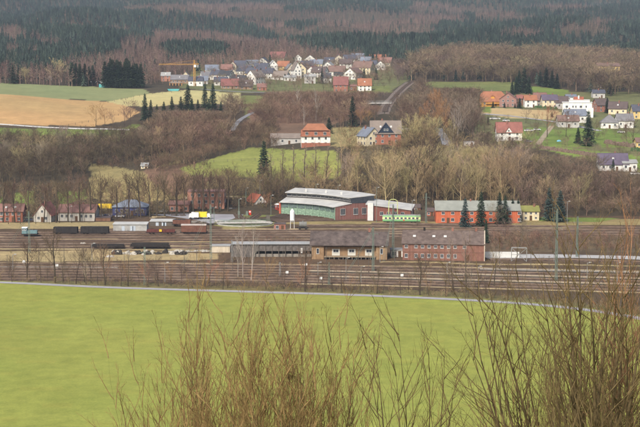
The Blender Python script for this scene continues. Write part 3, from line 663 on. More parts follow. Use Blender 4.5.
MB().box(-L/2+4.2, L/2-3.8, -5.1, -5.003, 4.3, 5.0).build('dark_band', M_dark, B3)  # near-black band along the top of the recessed wall
MB().box(6.5, 7.3, -.3, .5, hw+3, hw+5.0).build('chimney', M_chim, B3)
# open platform shed
g = gp(272, 257); k = g.y/F; L = 80*k
B4 = thing('platform_shed', (g.x, g.y+3, 0), R(.5), 'long low wooden platform shed with pale metal roof left of the goods shed', 'shed')
MB().prismx([(-3.6,4.5),(-3.6,4.65),(0,5.15),(3.4,4.65),(3.4,4.5),(0,4.98)], -L/2-.3, L/2+.1).build('roof', mat('zinc_roof', (.36,.38,.38), col2=(.28,.27,.26), var=.22, scale=.25, kind='metal_roof', rough=.5), B4)
b = MB().box(-L/2, L/2, -3.1, -2.95, 2.1, 4.5).box(-L/2, -L/2+8, -3.1, -2.95, -.2, 2.1).box(-L/2, L/2, 2.9, 3.05, -.2, 4.6); b.build('boarding', mat('old_boards', (.13,.115,.105), var=.3, kind='boards'), B4)
MB().box(-L/2+.2, L/2-.2, -2.5, 2.85, -.2, 1.0).build('platform', mat('old_concrete', (.22,.20,.17), var=.2), B4)
for i in range(13): x = -L/2+i*L/12; MB().box(x-.12+.12*(i == 0), x+.12-.12*(i == 12), -3.3, -3.11, -.2, 4.5).build('post', M_wood, B4)
MB().box(L*.36, L*.385, -3.2, -3.11, 1.4, 3.2).build('notice_board', M_frame, B4)
# orange two storey building with pale roof
g = gp(478, 223); k = g.y/F; L = 84*k
B6 = thing('barracks_building', (g.x, g.y+5.5, 0), R(-1), 'long orange red building with pale grey roof behind the railway spruces', 'building')
hw = 11.6*k+.6; MB().prismx([(-5.5,-1),(5.5,-1),(5.5,hw),(0,hw+3.2),(-5.5,hw)], -L/2, L/2).build('wall', wmat('hotorange'), B6)
roof_gable(L, 11, hw, 3.2, .5).build('roof', mat('pale_sheet_roof', (.24,.25,.22), var=.12, scale=.3, kind='metal_roof'), B6)
for i in range(9):
    x = -L/2+3.0+i*4.1*(L/36)
    window(B6, x, -5.5, hw*.76, 1.4, 1.25); window(B6, x, -5.5, hw*.25, 1.4, 1.5)
MB().box(-.6, .6, -.07, .02, 0, 2.2).build('door', M_door, B6, (-L/2+5.1, -5.5, 0))
MB().box(-3, -2.4, -.3, .3, hw+2.9, hw+4.2).build('chimney', M_chim, B6)
house(529.5, 220.5, 16.5, 9.5, 5, 'cream', 'moss', 'small cream house with mossy yellow green roof right of the orange building', d=8, cols=3, floors=2, name='signalman_house')
# locomotive roundhouse
CX, CY = -31.5, 624.0
def pol(r, a, z): return (CX+r*math.cos(R(a)), CY+r*math.sin(R(a)), z)
A0, A1, NB = 22.0, 70.0, 8
RH = thing('roundhouse', (0, 0, 0), 0, 'curved locomotive roundhouse with green doors, red brick end and stepped pale roofs', 'locomotive shed')
RI, RM, RO = 41.0, 48.5, 59.0
mW = mat('engine_shed_brick', (.19,.072,.055), var=.15, scale=.5, kind='brick'); mRoof = mat('pale_felt_roof', (.40,.40,.385), col2=(.46,.455,.43), var=.1, scale=.2, kind='metal_roof')
mG = mat('green_shed_door', (.14,.235,.17), col2=(.24,.33,.24), var=.2, scale=1.5); mGF = mat('shed_glazing', (.10,.13,.14), var=.4, scale=.8, rough=.2, spec=.6)
angs = [A0+(A1-A0)*i/NB for i in range(NB+1)]
def ringstrip(name, r0, z0, r1, z1, th, m, a0=A0-.3, a1=A1+.3, n=NB*2):
    b = MB()
    for i in range(n):
        a, c = a0+(a1-a0)*i/n, a0+(a1-a0)*(i+1)/n
        vs = [pol(r0,a,z0),pol(r1,a,z1),pol(r1,c,z1),pol(r0,c,z0)]; vs += [(x,y,z-th) for x,y,z in vs]
        b.add(vs, [(0,1,2,3),(7,6,5,4),(0,3,7,4),(1,5,6,2)]+([(0,4,5,1)] if i == 0 else [])+([(2,6,7,3)] if i == n-1 else []))
    return b.build(name, m, RH)
ringstrip('lower_roof', RI-1.2, 5.6, RM+.2, 7.0, .25, mRoof)
ringstrip('upper_roof', RM-1.6, 9.35, RO+.8, 10.3, .3, mRoof)
ringstrip('back_wall', RO-.3, 9.9, RO, 9.9, 11, mW, A0, A1)
ringstrip('clerestory', RM, 9.1, RM+.25, 9.1, 2.3, mat('clerestory_dark', (.05,.045,.045), var=.3), A0, A1)
for i in range(NB*2):
    a = A0+(A1-A0)*(i+.5)/(NB*2); p = pol(RM-.06, a, 8.1); o = window(RH, p[0], p[1], p[2], 2.2, 1.1, R(a-90)+math.pi, 3)
for sa, nm in ((A0, 'end_wall'), (A1, 'far_end_wall')):
    b = MB(); q = 0.5 if sa == A0 else -.5
    P = [(RI,-.5),(RO,-.5),(RO,9.9),(RM,9.1),(RM,6.85),(RI,5.4)]
    vs = [pol(r, sa, z) for r, z in P]+[pol(r, sa+q, z) for r, z in P]; n = 6
    b.add(vs, [(0,1,2,3,4,5),(11,10,9,8,7,6)]+[(i,6+i,6+(i+1) % n,(i+1) % n) for i in range(n)]); b.build(nm, mW, RH)
# dark boarded upper end, windows and band of the end wall
b = MB(); P = [(RM-.3,6.9),(RO+.1,6.9),(RO+.1,9.95),(RM-.3,9.2)]; vs = [pol(r,A0-.12,z) for r,z in P]+[pol(r,A0-.01,z) for r,z in P]
b.add(vs, [(0,1,2,3),(7,6,5,4),(0,4,5,1),(1,5,6,2),(2,6,7,3),(3,7,4,0)]); b.build('end_boarding', mat('dark_boarding', (.045,.05,.06), var=.3, kind='boards'), RH)
for r in (44.5, 50.5, 54.5):
    p = pol(r, A0-.15, 3.4); window(RH, p[0], p[1], p[2], 2.2, 2.8, R(A0), 3)
for i in range(NB):
    a, c = angs[i], angs[i+1]; p, q = Vector(pol(RI,a,0)), Vector(pol(RI,c,0)); mid = (p+q)/2; Lb = (q-p).length; ang = math.atan2((p-q).y, (p-q).x)+math.pi
    # bay frame faces the turntable
    def bb(x0, x1, y0, y1, z0, z1, m, nm):
        o = MB().box(x0, x1, y0, y1, z0, z1).build(nm, m, RH); o.location = mid; o.rotation_euler = (0, 0, ang); return o
    bb(-Lb/2, -Lb/2+.35, -.25, .25, -.3, 5.4, mG, 'pillar')
    for s_ in (0, 1):
        x0 = -Lb/2+.4+s_*(Lb/2-.2); x1 = x0+Lb/2-.28
        bb(x0, x1, -.1, .1, 0, 3.1, mG, 'door_leaf')
    bb(-Lb/2+.35, Lb/2, -.08, .08, 3.2, 5.2, mGF, 'glazing')
    for s_ in range(1, 6): x = -Lb/2+.35+s_*(Lb-.35)/6; bb(x-.05, x+.05, -.14, .14, 3.2, 5.2, mG, 'glazing_bar')
bb(Lb/2-.3, Lb/2+.5, -.6, .6, -.3, 5.4, mat('red_end_pillar', (.38,.10,.06), var=.1), 'end_pillar')
for a, r in ((60, 50.5), (48, 51), (36, 50.5)):
    p = pol(r, a, 9.4); MB().box(p[0]-.4, p[0]+.4, p[1]-.4, p[1]+.4, 9.4, 10.9).build('smoke_vent', M_frame, RH)
# workshop annex behind the roundhouse
A = gp(389, 221.5); k = A.y/F
AX_ = thing('workshop_annex', (A.x+1, A.y+9, 0), R(-10), 'low red brick workshop with sloping pale roof right of the roundhouse', 'workshop')
W = 19; MB().add([(-W/2,-6,-.5),(W/2,-6,-.5),(W/2,6,-.5),(-W/2,6,-.5),(-W/2,-6,6.7),(W/2,-6,4.6),(W/2,6,5.6),(-W/2,6,7.9)], [(0,3,2,1),(0,1,5,4),(1,2,6,5),(2,3,7,6),(3,0,4,7),(4,5,6,7)]).build('wall', mW, AX_)
MB().add([(-W/2-.4,-6.5,6.75),(W/2+.5,-6.5,4.6),(W/2+.5,6.3,5.75),(-W/2-.4,6.3,8.05),(-W/2-.4,-6.5,7.05),(W/2+.5,-6.5,4.9),(W/2+.5,6.3,6.05),(-W/2-.4,6.3,8.35)], [(0,3,2,1),(0,1,5,4),(1,2,6,5),(2,3,7,6),(3,0,4,7),(4,5,6,7)]).build('roof', mRoof, AX_)
MB().box(-W/2+.6, -W/2+3, -7.2, -6.01, 0, 7.6).build('chimney_stack', mat('pale_render', (.55,.55,.53), var=.08), AX_)
for x in (-3, 0, 3, 6): window(AX_, x, -6, 3, 1.5, 1.6)
# turntable
gT = Vector((CX, CY, 0)); TT = thing('turntable', gT, 0, 'round locomotive turntable pit with pale bridge left of the roundhouse', 'turntable')
def ring(r0, r1, z0, z1, m, nm, parent, n=40, a0=0, a1=360):
    b = MB()
    for i in range(n):
        a, c = R(a0+(a1-a0)*i/n), R(a0+(a1-a0)*(i+1)/n)
        P = [(r0,z0),(r1,z0),(r1,z1),(r0,z1)]; vs = [(r*math.cos(a), r*math.sin(a), z) for r, z in P]+[(r*math.cos(c), r*math.sin(c), z) for r, z in P]
        b.add(vs, [(0,1,5,4),(1,2,6,5),(2,3,7,6),(3,0,4,7)])
    return b.build(nm, m, parent)
ring(11.0, 11.8, -.2, .55, mat('pit_wall', (.33,.32,.29), var=.2, scale=.5), 'pit_wall', TT)
ring(11.85, 13.5, -.2, .16, mat('mossy_rim', (.20,.19,.07), var=.3, scale=.5), 'grass_rim', TT)
ring(0.5, 10.95, -.2, .06, mat('pit_floor', (.10,.12,.06), var=.35, scale=.4), 'pit_floor', TT)
br = MB().box(-10.9, 10.9, -2.3, 2.3, .5, .75).box(-10.5, 10.5, -1.6, -1.4, .1, .5).box(-10.5, 10.5, 1.4, 1.6, .1, .5).build('bridge', mat('bridge_deck', (.42,.40,.36), var=.15), TT, rz=R(6))
b = MB()
for y in (-2.25, 2.25):
    b.bar((-10.8, y, 1.7), (10.8, y, 1.7), .05)
    for i in range(11): b.bar((-10.8+i*2.16, y, .75), (-10.8+i*2.16, y, 1.7), .04)
b.build('railing', mat('green_rail', (.12,.22,.14), var=.1), TT, rz=R(6))
MB().box(9.2, 10.7, 2.4, 3.9, .75, 3.2).build('cabin', M_wood, TT, rz=R(6))
# brick hut, sand tower, lying tank, red hut
house(280, 230.5, 11.5, 6.2, 1.2, 'brick', 'darkbrown', 'little red brick hut between turntable and tracks', kind='flat', d=4, cols=2, name='brick_hut', cat='hut', floors=1)
house(430, 216, 7, 4.6, 2.2, 'redbrick', 'darkbrown', 'small red hut right of the green railcar', d=4, cols=2, name='red_hut', cat='hut', floors=1, chim=0)
house(417, 212.5, 6, 5, 1.5, 'redbrick', 'darkbrown', 'tiny brown brick hut behind the green railcar', d=4, cols=2, name='brick_hut', cat='hut', floors=1, chim=0)
house(396.5, 257, 12, 6.5, 1, 'white', 'lightgrey', 'low white flat roofed shed between goods shed and brown building', kind='flat', d=6, cols=2, name='shed', cat='shed')
house(221, 252.5, 19, 6.2, 1, 'beige', 'lightgrey', 'flat pale stone shed at the left end of the platform shed', kind='flat', d=5, cols=2, name='shed', cat='shed', wins=False)
g = gp(292.3, 228.5); t = thing('sand_tower', g, 0, 'white sand silo on four legs in front of the green shed doors', 'silo')
wm = mat('white_paint', (.70,.71,.70), rough=.5, var=.08)
MB().cyl((0,0,5.2), .95, (0,0,1), 3.6, 14).build('tank', wm, t); MB().bar((0,0,7.0), (0,0,8.1), .95, 0, 12, .15).build('cap', wm, t); MB().bar((0,0,2.5), (0,0,3.39), .2, 0, 10, .9).build('funnel', wm, t)
for sx in (-1, 1):
    for sy in (-1, 1): MB().bar((sx*.8, sy*.8, -.2), (sx*.7, sy*.7, 3.8), .09).build('leg', wm, t)
# yellow board, grey corrugated sheds
house(104, 221, 15, 3, 2, 'brown', 'darkbrown', 'low brown shed beneath the bright yellow roof, beside the blue hall', kind='flat', d=6, cols=2, name='shed', cat='shed', wins=False)
g = gp(105, 212); t = thing('canopy', (g.x, g.y, g.z), 0, 'bright yellow canopy between the white terrace and the blue hall', 'canopy')
MB().box(-3.1, 3.1, -.3, 2, 1.6, 3.6).build('fascia', mat('yellow_sheet', (.62,.42,.03), var=.06), t)
for x in (-2.9, 2.9): MB().box(x-.1, x+.1, 0, .2, -1, 1.6).build('post', M_wood, t)
def lowshed(px, py, wpx, hpx, wall, roofm, label, d=6, rot=0):
    g = gp(px, py); k = g.y/F; L = wpx*k; h = hpx*k
    t = thing('shed', (g.x, g.y+d/2, 0), R(rot), label, 'shed')
    MB().box(-L/2, L/2, -d/2, d/2, -.3, h).build('wall', wall, t)
    MB().prismx([(-d/2-.3, h+.003), (d/2+.3, h+.35), (d/2+.3, h+.5), (-d/2-.3, h+.18)], -L/2-.2, L/2+.2).build('roof', roofm, t)
    for x in (-.2, .05, .12): MB().box(L*x-.6, L*x+.6, -d/2-.05, -d/2+.01, .1, min(2.2, h*.8)).build('door', mat('grey_blue_door', (.38,.43,.48), var=.1), t)
cw = mat('corrugated_grey', (.30,.30,.29), col2=(.36,.36,.34), var=.15, scale=.4, kind='boards')
lowshed(130, 231.5, 34, 7, cw, mat('grey_sheet_roof', (.40,.40,.38), var=.12, scale=.3), 'long grey corrugated shed beside the dark wagons on the left')
lowshed(162, 226, 24, 4.5, M_wood, mat('grey_sheet_roof', (.40,.40,.38)), 'low dark boarded shed with flat pale roof behind the maroon wagons')
# ------------------------------------------------------------------ railway tracks, platforms
M_rail = mat('rail_steel', (.13,.082,.055), col2=(.20,.15,.115), var=.2, rough=.6, metal=.0, scale=.2)
M_sleeper = mat('sleeper', (.085,.062,.048), var=.3, scale=.8)
M_ball = mat('ballast', (.062,.041,.030), col2=(.095,.065,.047), var=.28, scale=.5, detail=6)
def sag(px, f=1.0): return np.interp(px, [-200, 0, 150, 320, 480, 640, 760], [0, 0, 1, 3, 7.2, 11.6, 15])*f
def track(pts, lift=.03):
    """pts image points; rails and sleepers follow the curve"""
    P = [gp(*p) for p in pts]; Ls = [0]
    for a, b in zip(P, P[1:]): Ls.append(Ls[-1]+(b.xy-a.xy).length)
    n = max(8, int(Ls[-1]/8)); s = np.linspace(0, Ls[-1], n); x = np.interp(s, Ls, [p.x for p in P]); y = np.interp(s, Ls, [p.y for p in P])
    if n > 14:
        k_ = np.ones(7)/7; x[3:-3] = np.convolve(x, k_, 'valid'); y[3:-3] = np.convolve(y, k_, 'valid')
    tx, ty = np.gradient(x), np.gradient(y); d = np.hypot(tx, ty); nx, ny = -ty/d, tx/d; z = terr(x, y)
    root = thing('railway_track', (float(x[0]), float(y[0]), float(z[0])), 0, None, None); tag(root, kind='structure')
    o0 = np.array([x[0], y[0], z[0]])
    def sweep(name, prof, m):
        V = np.stack([np.stack([x+nx*a, y+ny*a, z+b], -1) for a, b in prof], 1).reshape(-1, 3)-o0; k_ = len(prof); i = np.arange(n*k_).reshape(n, k_)
        q = np.stack([i[:-1, :-1], i[:-1, 1:], i[1:, 1:], i[1:, :-1]], -1).reshape(-1, 4); return link(name, mesh_np(name, V, [q], [m]), root)
    sweep('ballast', [(2.0, 0.0), (1.45, .22+lift), (-1.45, .22+lift), (-2.0, 0.0)], M_ball)
    for sg in (-1, 1):
        c = sg*.75; sweep('rail', [(c-.05, .30), (c-.05, .50), (c+.05, .50), (c+.05, .30)], M_rail)
    ns = int(Ls[-1]/1.3); ss = np.linspace(0, Ls[-1], ns); X = np.interp(ss, s, x); Y = np.interp(ss, s, y); Z = np.interp(ss, s, z)+.24; TX = np.interp(ss, s, tx/d); TY = np.interp(ss, s, ty/d)
    cs = []
    for a in (-1.25, 1.25):
        for b_ in (-.22, .22):
            for h_ in (0, .1): cs.append(np.stack([X-TY*a+TX*b_, Y+TX*a+TY*b_, Z+h_], -1))
    V = np.stack(cs, 1).reshape(-1, 3)-o0; i = np.arange(ns)[:, None]*8
    q = np.concatenate([i+np.array([[1,3,7,5]]), i+np.array([[0,1,5,4]]), i+np.array([[2,6,7,3]])])
    link('sleepers', mesh_np('sleepers', V, [q], [M_sleeper]), root)
    return root
XS = [-110, 0, 150, 320, 480, 640, 750]
for base, f in ((279.6,1.0),(276.8,.98),(274.1,.96),(271.5,.92),(269.0,.88),(266.6,.82),(264.2,.78)):
    track([(x, base+float(sag(x, f))) for x in XS])
M_dryg = mat('dry_grass', (.20,.15,.08), col2=(.42,.33,.18), var=.25, scale=.12, detail=8)
M_dryd = mat('dark_cinders', (.05,.038,.03), col2=(.11,.08,.055), var=.25, scale=.12, detail=8)
for base, f, a, b, wd, mm in ((278.2,.99,-110,330,1.6,M_dryg),(275.4,.97,-110,240,1.2,M_dryd),(272.8,.94,-110,320,1.3,M_dryg),(270.2,.90,40,300,1.2,M_dryg),(267.8,.85,120,300,1.2,M_dryd),(265.4,.80,-110,740,1.4,M_dryg),(262.6,.76,-110,740,2.6,M_dryg),(281.2,1.0,300,745,2.2,M_dryg)):
    ribbon('grass_strip', [(x, base+float(sag(x, f))) for x in np.linspace(a, b, 12)], wd, mm, .07, edge=.5)
for y, a, b, wd, mm in ((246.2,-110,228,1.6,M_dryg),(243.0,-110,235,1.8,M_dryd),(239.8,-110,320,1.6,M_dryg),(237.2,-110,300,1.4,M_dryg),(234.4,60,660,1.6,M_dryg),(232.2,200,720,1.8,M_dryg),(229.6,230,745,2.5,M_dryg),(249.4,-110,225,2.5,M_dryg)):
    ribbon('grass_strip', [(x, y-.004*(x-150)*(x > 150)) for x in np.linspace(a, b, 12)], wd, mm, .07, edge=.5)
# upper yard
for y0, y1, y2, y3, a, b in ((247.5,247.5,251,254,-110,228),(244.8,244.6,245,245,-110,232),(241.0,240.6,240.5,240.5,-110,330),(238.4,237.9,237.2,237.6,-110,480),(235.9,235.3,234.8,235.6,-110,660),(233.6,233.2,232.6,233.4,-110,720),(231.4,231.2,230.6,231,60,740)):
    track([(x, float(np.interp(x, [-110, 150, 330, 740], [y0, y1, y2, y3]))) for x in XS if a <= x <= b] if False else [(a+(b-a)*i/6, float(np.interp(a+(b-a)*i/6, [-110, 150, 330, 740], [y0, y1, y2, y3]))) for i in range(7)])
track([(372,224),(430,224.5),(520,226.5),(620,228),(740,229.5)])
track([(300,225.6),(380,226.6),(480,228.8),(620,230.6),(740,231.6)])
track([(490,260),(560,260.4),(640,262.5),(750,266)])
# radial tracks of the roundhouse, fan to the left
for i in range(NB):
    a = A0+(A1-A0)*(i+.5)/NB; p, q = pol(14, a, 0), pol(41, a, 0); track([proj(*p), proj(*q)])
for a in (84, 98): p, q = pol(14, a, 0), pol(46, a, 0); track([proj(*p), proj(*q)])
# the single line climbing to the village
track([(385,112),(386,107),(389,103),(395,96),(402,89),(409,83.5),(413,81)])
ribbon('rail_cutting', [(383,114),(386,106),(390,101),(396,94.5),(403,88),(410,82.5)], 8, mat('cutting_gravel', (.16,.125,.10), var=.2, scale=.2), .03)
M_plat = mat('platform_surface', (.34,.27,.18), var=.18, scale=.3); M_edge_shade = mat('platform_edge_shade', (.055,.05,.045), var=.3, scale=.5); M_sand = mat('platform_sand', (.27,.235,.19), var=.2, scale=.3)  # near-black edge colour paints in the shadow on the platform faces
def platform(x0, x1, base, f, label, w_=3.6, m=None, h=.75):
    P = [gp(x, base+float(sag(x, f))) for x in np.linspace(x0, x1, 14)]; t = thing('platform', P[0], 0, label, 'platform'); o = P[0]
    for nm, prof, mm in (('surface', [(-w_/2, h-.003), (-w_/2, h), (w_/2, h), (w_/2, h-.003)], m or M_plat), ('edge', [(-w_/2+.04, -.1), (-w_/2+.04, h-.01), (w_/2-.04, h-.01), (w_/2-.04, -.1)], M_edge_shade)):
        V = []
        for i, p in enumerate(P):
            d = (P[min(i+1, 13)]-P[max(i-1, 0)]).normalized(); nn = Vector((-d.y, d.x, 0)); V += [tuple(p-o+nn*a+Vector((0, 0, b))) for a, b in prof]
        me = bpy.data.meshes.new(nm); me.from_pydata(V, [], [(i*4+j, i*4+j+1, i*4+j+5, i*4+j+4) for i in range(13) for j in range(3)]+[(0,1,2,3),(13*4+3,13*4+2,13*4+1,13*4)]); me.materials.append(mm); link(nm, me, t)
platform(305, 745, 270.2, .90, 'long sandy platform nearest the goods shed, between the main tracks', 3.2)
platform(330, 745, 275.4, .97, 'long sandy platform in the middle of the main tracks', 3.2)
platform(480, 745, 265.2, .80, 'grey island platform right of the brown brick building', 3.6, M_sand)
platform(-105, 118, 267.7, .85, 'narrow overgrown platform among the tracks at the left edge', 1.6, M_sand, .35)

# ------------------------------------------------------------------ rolling stock and vehicles
M_under = mat('underframe', (.035,.03,.03), var=.3); M_wheel = mat('wheel_steel', (.10,.08,.07), var=.2, metal=.5)
def wheels(t, xs, r=.48, y=.75):
    for x in xs:
        b = MB(); b.cyl((x, -y, r+.5), r, (0,1,0), .14, 12); b.cyl((x, y, r+.5), r, (0,1,0), .14, 12); b.bar((x, -y, r+.5), (x, y, r+.5), .08)
        b.build('wheelset', M_wheel, t)
def wagon(px, py, wpx, kind, colr, label, h=2.6, rot=0, group=None, name='goods_wagon'):
    g = gp(px, py); L = wpx*g.y/F; t = thing(name, g, R(rot), label, 'railway wagon', group); g0 = 1.25
    c = mat('wagon_'+colr[0], colr[1], var=.25, scale=.6)
    MB().box(-L/2, L/2, -1.25, 1.25, .95, g0-.003).box(-L/2-.5, -L/2, -.7, -.45, .95, 1.2).box(-L/2-.5, -L/2, .45, .7, .95, 1.2).box(L/2, L/2+.5, -.7, -.45, .95, 1.2).box(L/2, L/2+.5, .45, .7, .95, 1.2).build('underframe', M_under, t)
    n = 2 if L < 9 else 4; wheels(t, [-L*.32, L*.32] if n == 2 else [-L*.38, -L*.26, L*.26, L*.38])
    if kind == 'open':
        b = MB(); 
        for y in (-1.4, 1.3): b.box(-L/2, L/2, y, y+.1, g0, g0+h)
        for x in (-L/2, L/2-.1): b.box(x, x+.1, -1.3, 1.3, g0, g0+h)
        b.build('body', c, t); b = MB()
        for i in range(int(L/1.4)+1): x = -L/2+.05+i*(L-.2)/int(L/1.4); b.box(x-.05, x+.08, -1.49, -1.403, g0, g0+h)
        b.build('ribs', c, t)
        b = MB(); 
        for i in range(int(L/2)): b.dome((-L/2+1+i*(L-1.5)/(L/2), 0, g0+h*.7), 1.2, 1.2, random.uniform(.5, .9), 9, 3, 0, .2)
        b.build('load', mat('coal_load', (.03,.028,.028), var=.4, scale=2), t)
    elif kind == 'box':
        MB().box(-L/2, L/2, -1.4, 1.4, g0, g0+h).build('body', c, t)
        MB().prismx([(-1.5, g0+h+.003), (1.5, g0+h+.003), (1.1, g0+h+.35), (0, g0+h+.5), (-1.1, g0+h+.35)], -L/2-.1, L/2+.1).build('roof', mat('wagon_roof', (.34,.30,.27), var=.2, scale=.4), t)
        MB().box(-1.1, 1.1, -1.48, -1.403, g0+.1, g0+h-.1).build('sliding_door', c, t)
        b = MB()
        for i in range(int(L/1.2)): x = -L/2+.1+i*1.2; b.box(x, x+.08, -1.45, -1.403, g0, g0+h)
        b.build('ribs', c, t)
    elif kind == 'flat':
        MB().box(-L/2, L/2, -1.4, 1.4, g0, g0+.18).build('deck', c, t)
        b = MB()
        for i in range(int(L/1.8)+1): x = -L/2+i*(L-.12)/int(L/1.8); b.box(x, x+.1, -1.48, -1.403, g0-.2, g0+h)
        b.build('stakes', c, t)
        MB().box(-L/2+.05, L/2-.05, -1.38, -1.3, g0+.183, g0+h*.8).box(-L/2+.05, L/2-.05, 1.3, 1.38, g0+.183, g0+h*.8).build('sideboard', c, t)
    elif kind == 'tank':
        MB().cyl((0,0,g0+1.2), 1.15, (1,0,0), L-.8, 16).build('tank', c, t); MB().cyl((0,0,g0+2.5), .35, (0,0,1), .4, 10).build('dome', c, t)
    return t
blk = ('black', (.028,.025,.025)); mar = ('maroon', (.10,.035,.03)); brn = ('brown', (.14,.065,.045))
wagon(66, 235.3, 24, 'open', blk, 'dark open coal wagon, leftmost of the pair beside the grey shed', 2.1)
wagon(95, 235.3, 28, 'open', blk, 'dark open coal wagon, nearer to the grey corrugated shed', 2.2)
wagon(108, 249.0, 32, 'flat', blk, 'long black low wagon under the coal wagons, left of its pair', .7)
wagon(150, 249.0, 38, 'flat', blk, 'long black low wagon, right of its pair beside the scrap heap', 1.1)
wagon(161, 235.0, 28, 'flat', mar, 'maroon flat wagon with a yellow box in front of the dark shed', 1.2)
g = gp(161, 235); 
wagon(194, 234.8, 25, 'box', brn, 'brown covered goods wagon with pale roof near the tall mast', 2.6)
wagon(182, 226.5, 18, 'open', brn, 'rusty brown open wagon behind the covered goods wagon', 1.6)
wagon(303, 230.6, 9.5, 'tank', ('grey', (.16,.16,.15)), 'short grey tank wagon right of the white sand silo', 1)
o = MB().box(-.5, .5, -.12, 0, 0, .9).build('sign_plate', mat('yellow_sheet', (.72,.52,.03)), None, (g.x, g.y-1.52, 1.5)); tag(o, 'small yellow plate on the side of the maroon flat wagon', 'sign')
# green-blue shunting locomotive
g = gp(30, 236.6); t = thing('shunting_locomotive', g, 0, 'small turquoise shunting locomotive with cab at its left end', 'locomotive')
cg = mat('turquoise_paint', (.13,.215,.23), var=.15, rough=.5); L = 6.2
MB().box(-3.1, 3.1, -1.3, 1.3, .9, 1.3).build('underframe', M_under, t); wheels(t, (-1.8, 0, 1.8), .5)
MB().box(-1.0, 2.9, -.95, .95, 1.303, 2.5).build('bonnet', cg, t); MB().box(-2.9, -1.01, -1.3, 1.3, 1.303, 3.5).build('cab', cg, t); MB().prismx([(-1.4,3.503),(1.4,3.503),(0,3.85)], -3.1, -.8).build('cab_roof', wm, t)
for x in (-2.45, -1.5): window(t, x, -1.3, 2.9, .6, .7, 0, 1)
MB().bar((1.6,0,2.5), (1.6,0,3.1), .12).build('exhaust', M_under, t)
# small red-brown locomotive by the roundhouse
g = gp(276.5, 212.0); t = thing('small_locomotive', g, R(-60), 'small dark red locomotive with white cab roof left of the roundhouse', 'locomotive')
cr = mat('dark_red_paint', (.24,.05,.04), var=.2, rough=.5)
MB().box(-3.4, 3.4, -1.3, 1.3, .9, 1.3).build('underframe', M_under, t); wheels(t, (-2, 0, 2), .5)
MB().box(-3.2, .9, -.9, .9, 1.303, 2.6).build('bonnet', M_under, t); MB().box(.91, 3.2, -1.3, 1.3, 1.303, 3.6).build('cab', cr, t); MB().prismx([(-1.5,3.603),(1.5,3.603),(0,4.0)], .6, 3.5).build('cab_roof', wm, t)
window(t, 2, -1.3, 2.9, .9, .8); 
for y in (-.6, .6): window(t, 3.2, y, 2.9, .7, .8, math.pi/2, 1)
MB().box(3.4, 3.5, -1.2, 1.2, .9, 1.3).build('buffer_beam', mat('signal_red', (.55,.05,.03), var=.1), t)
# green railcar
g = gp(401.5, 223.5); t = thing('railcar', g, R(-2), 'light green and cream diesel railcar standing by the workshop', 'railcar'); L = 38*g.y/F
gr = mat('railcar_green', (.17,.36,.16), var=.1, rough=.4); yl = mat('railcar_cream', (.62,.66,.30), var=.08, rough=.4)
MB().box(-L/2+.3, L/2-.3, -1.2, 1.2, .75, 1.1).build('underframe', M_under, t); wheels(t, (-L*.36, -L*.26, L*.26, L*.36))
MB().prismx([(-1.4,1.1),(1.4,1.1),(1.4,1.9),(-1.4,1.9)], -L/2, L/2).prismx([(-1.4,2.9),(1.4,2.9),(1.25,3.5),(-1.25,3.5)], -L/2, L/2).build('body', gr, t)
MB().prismx([(-1.4,1.903),(1.4,1.903),(1.4,2.897),(-1.4,2.897)], -L/2, L/2).build('window_band', yl, t)
MB().prismx([(-1.25,3.503),(1.25,3.503),(.8,3.8),(0,3.9),(-.8,3.8)], -L/2+.1, L/2-.1).build('roof', mat('railcar_roof', (.20,.20,.19), var=.2), t)
for i in range(9): window(t, -L/2+1.4+i*(L-2.8)/8, -1.4, 2.4, 1.1, .75, 0, 1)
for y in (-.6, .6): window(t, -L/2, y, 2.6, .8, .8, -math.pi/2, 1)
MB().box(L*.04, L*.08, -1.45, -1.4, 1.3, 1.7).build('emblem', mat('signal_red', (.55,.05,.03)), t)
# cars and lorries
def car(px, py, colr, label, rot=0, s=1.0, kind='car'):
    g = gp(px, py); t = thing('parked_car' if kind == 'car' else 'lorry', g, R(rot), label, 'car' if kind == 'car' else 'lorry', 'parked vehicles')
    c = mat('paint_'+'_'.join(str(int(x*100)) for x in colr), colr, var=.04, rough=.3, spec=.5)
    if kind == 'car':
        L = 4.2*s; MB().prism([(-L/2,.35),(L/2,.35),(L/2,.8),(L*.42,.92),(L*.2,.98),(-L*.45,.98),(-L/2,.85)], -.85, .85).build('body', c, t)
        MB().prism([(L*.22,.983),(L*.06,1.42),(-L*.30,1.42),(-L*.44,.983)], -.76, .76).build('cabin', M_pane, t)
        MB().box(-L*.28, L*.05, -.7, .7, 1.423, 1.47).build('roof', c, t)
        for x in (-L*.3, L*.3):
            for y in (-.8, .8): MB().cyl((x, y, .33), .33, (0,1,0), .2, 12).build('wheel', M_under, t)
    else:
        L = 7*s; MB().box(-L/2, L*.25, -1.2, 1.2, .9, 3.1).build('box_body', c, t); MB().prism([(L*.27,.6),(L/2,.6),(L/2,1.5),(L*.44,2.5),(L*.27,2.5)], -1.1, 1.1).build('cab', wm, t)
        MB().box(L*.452, L*.5, -.95, .95, 1.55, 2.2).build('windscreen', M_pane, t)
        for x in (-L*.3, -L*.12, L*.36):
            for y in (-1.05, 1.05): MB().cyl((x, y, .5), .5, (0,1,0), .3, 12).build('wheel', M_under, t)
YEL = (.72,.55,.04)
car(203, 219.0, YEL, 'yellow lorry with white cab beside the tall mast on the apron', 0, 1.0, 'lorry')
car(194, 219.3, (.66,.66,.66), 'white delivery lorry left of the yellow lorry', 180, .6, 'lorry')
car(232, 211.3, (.60,.60,.62), 'light grey car parked at the back edge of the apron', 0)
car(235.5, 211.5, (.05,.05,.06), 'dark car next to the light grey one on the apron edge', 0)
car(164, 213.0, (.62,.62,.62), 'white car alone at the left end of the apron', 0)
car(120, 217.4, (.55,.55,.58), 'silver car parked in front of the blue hall', 0)
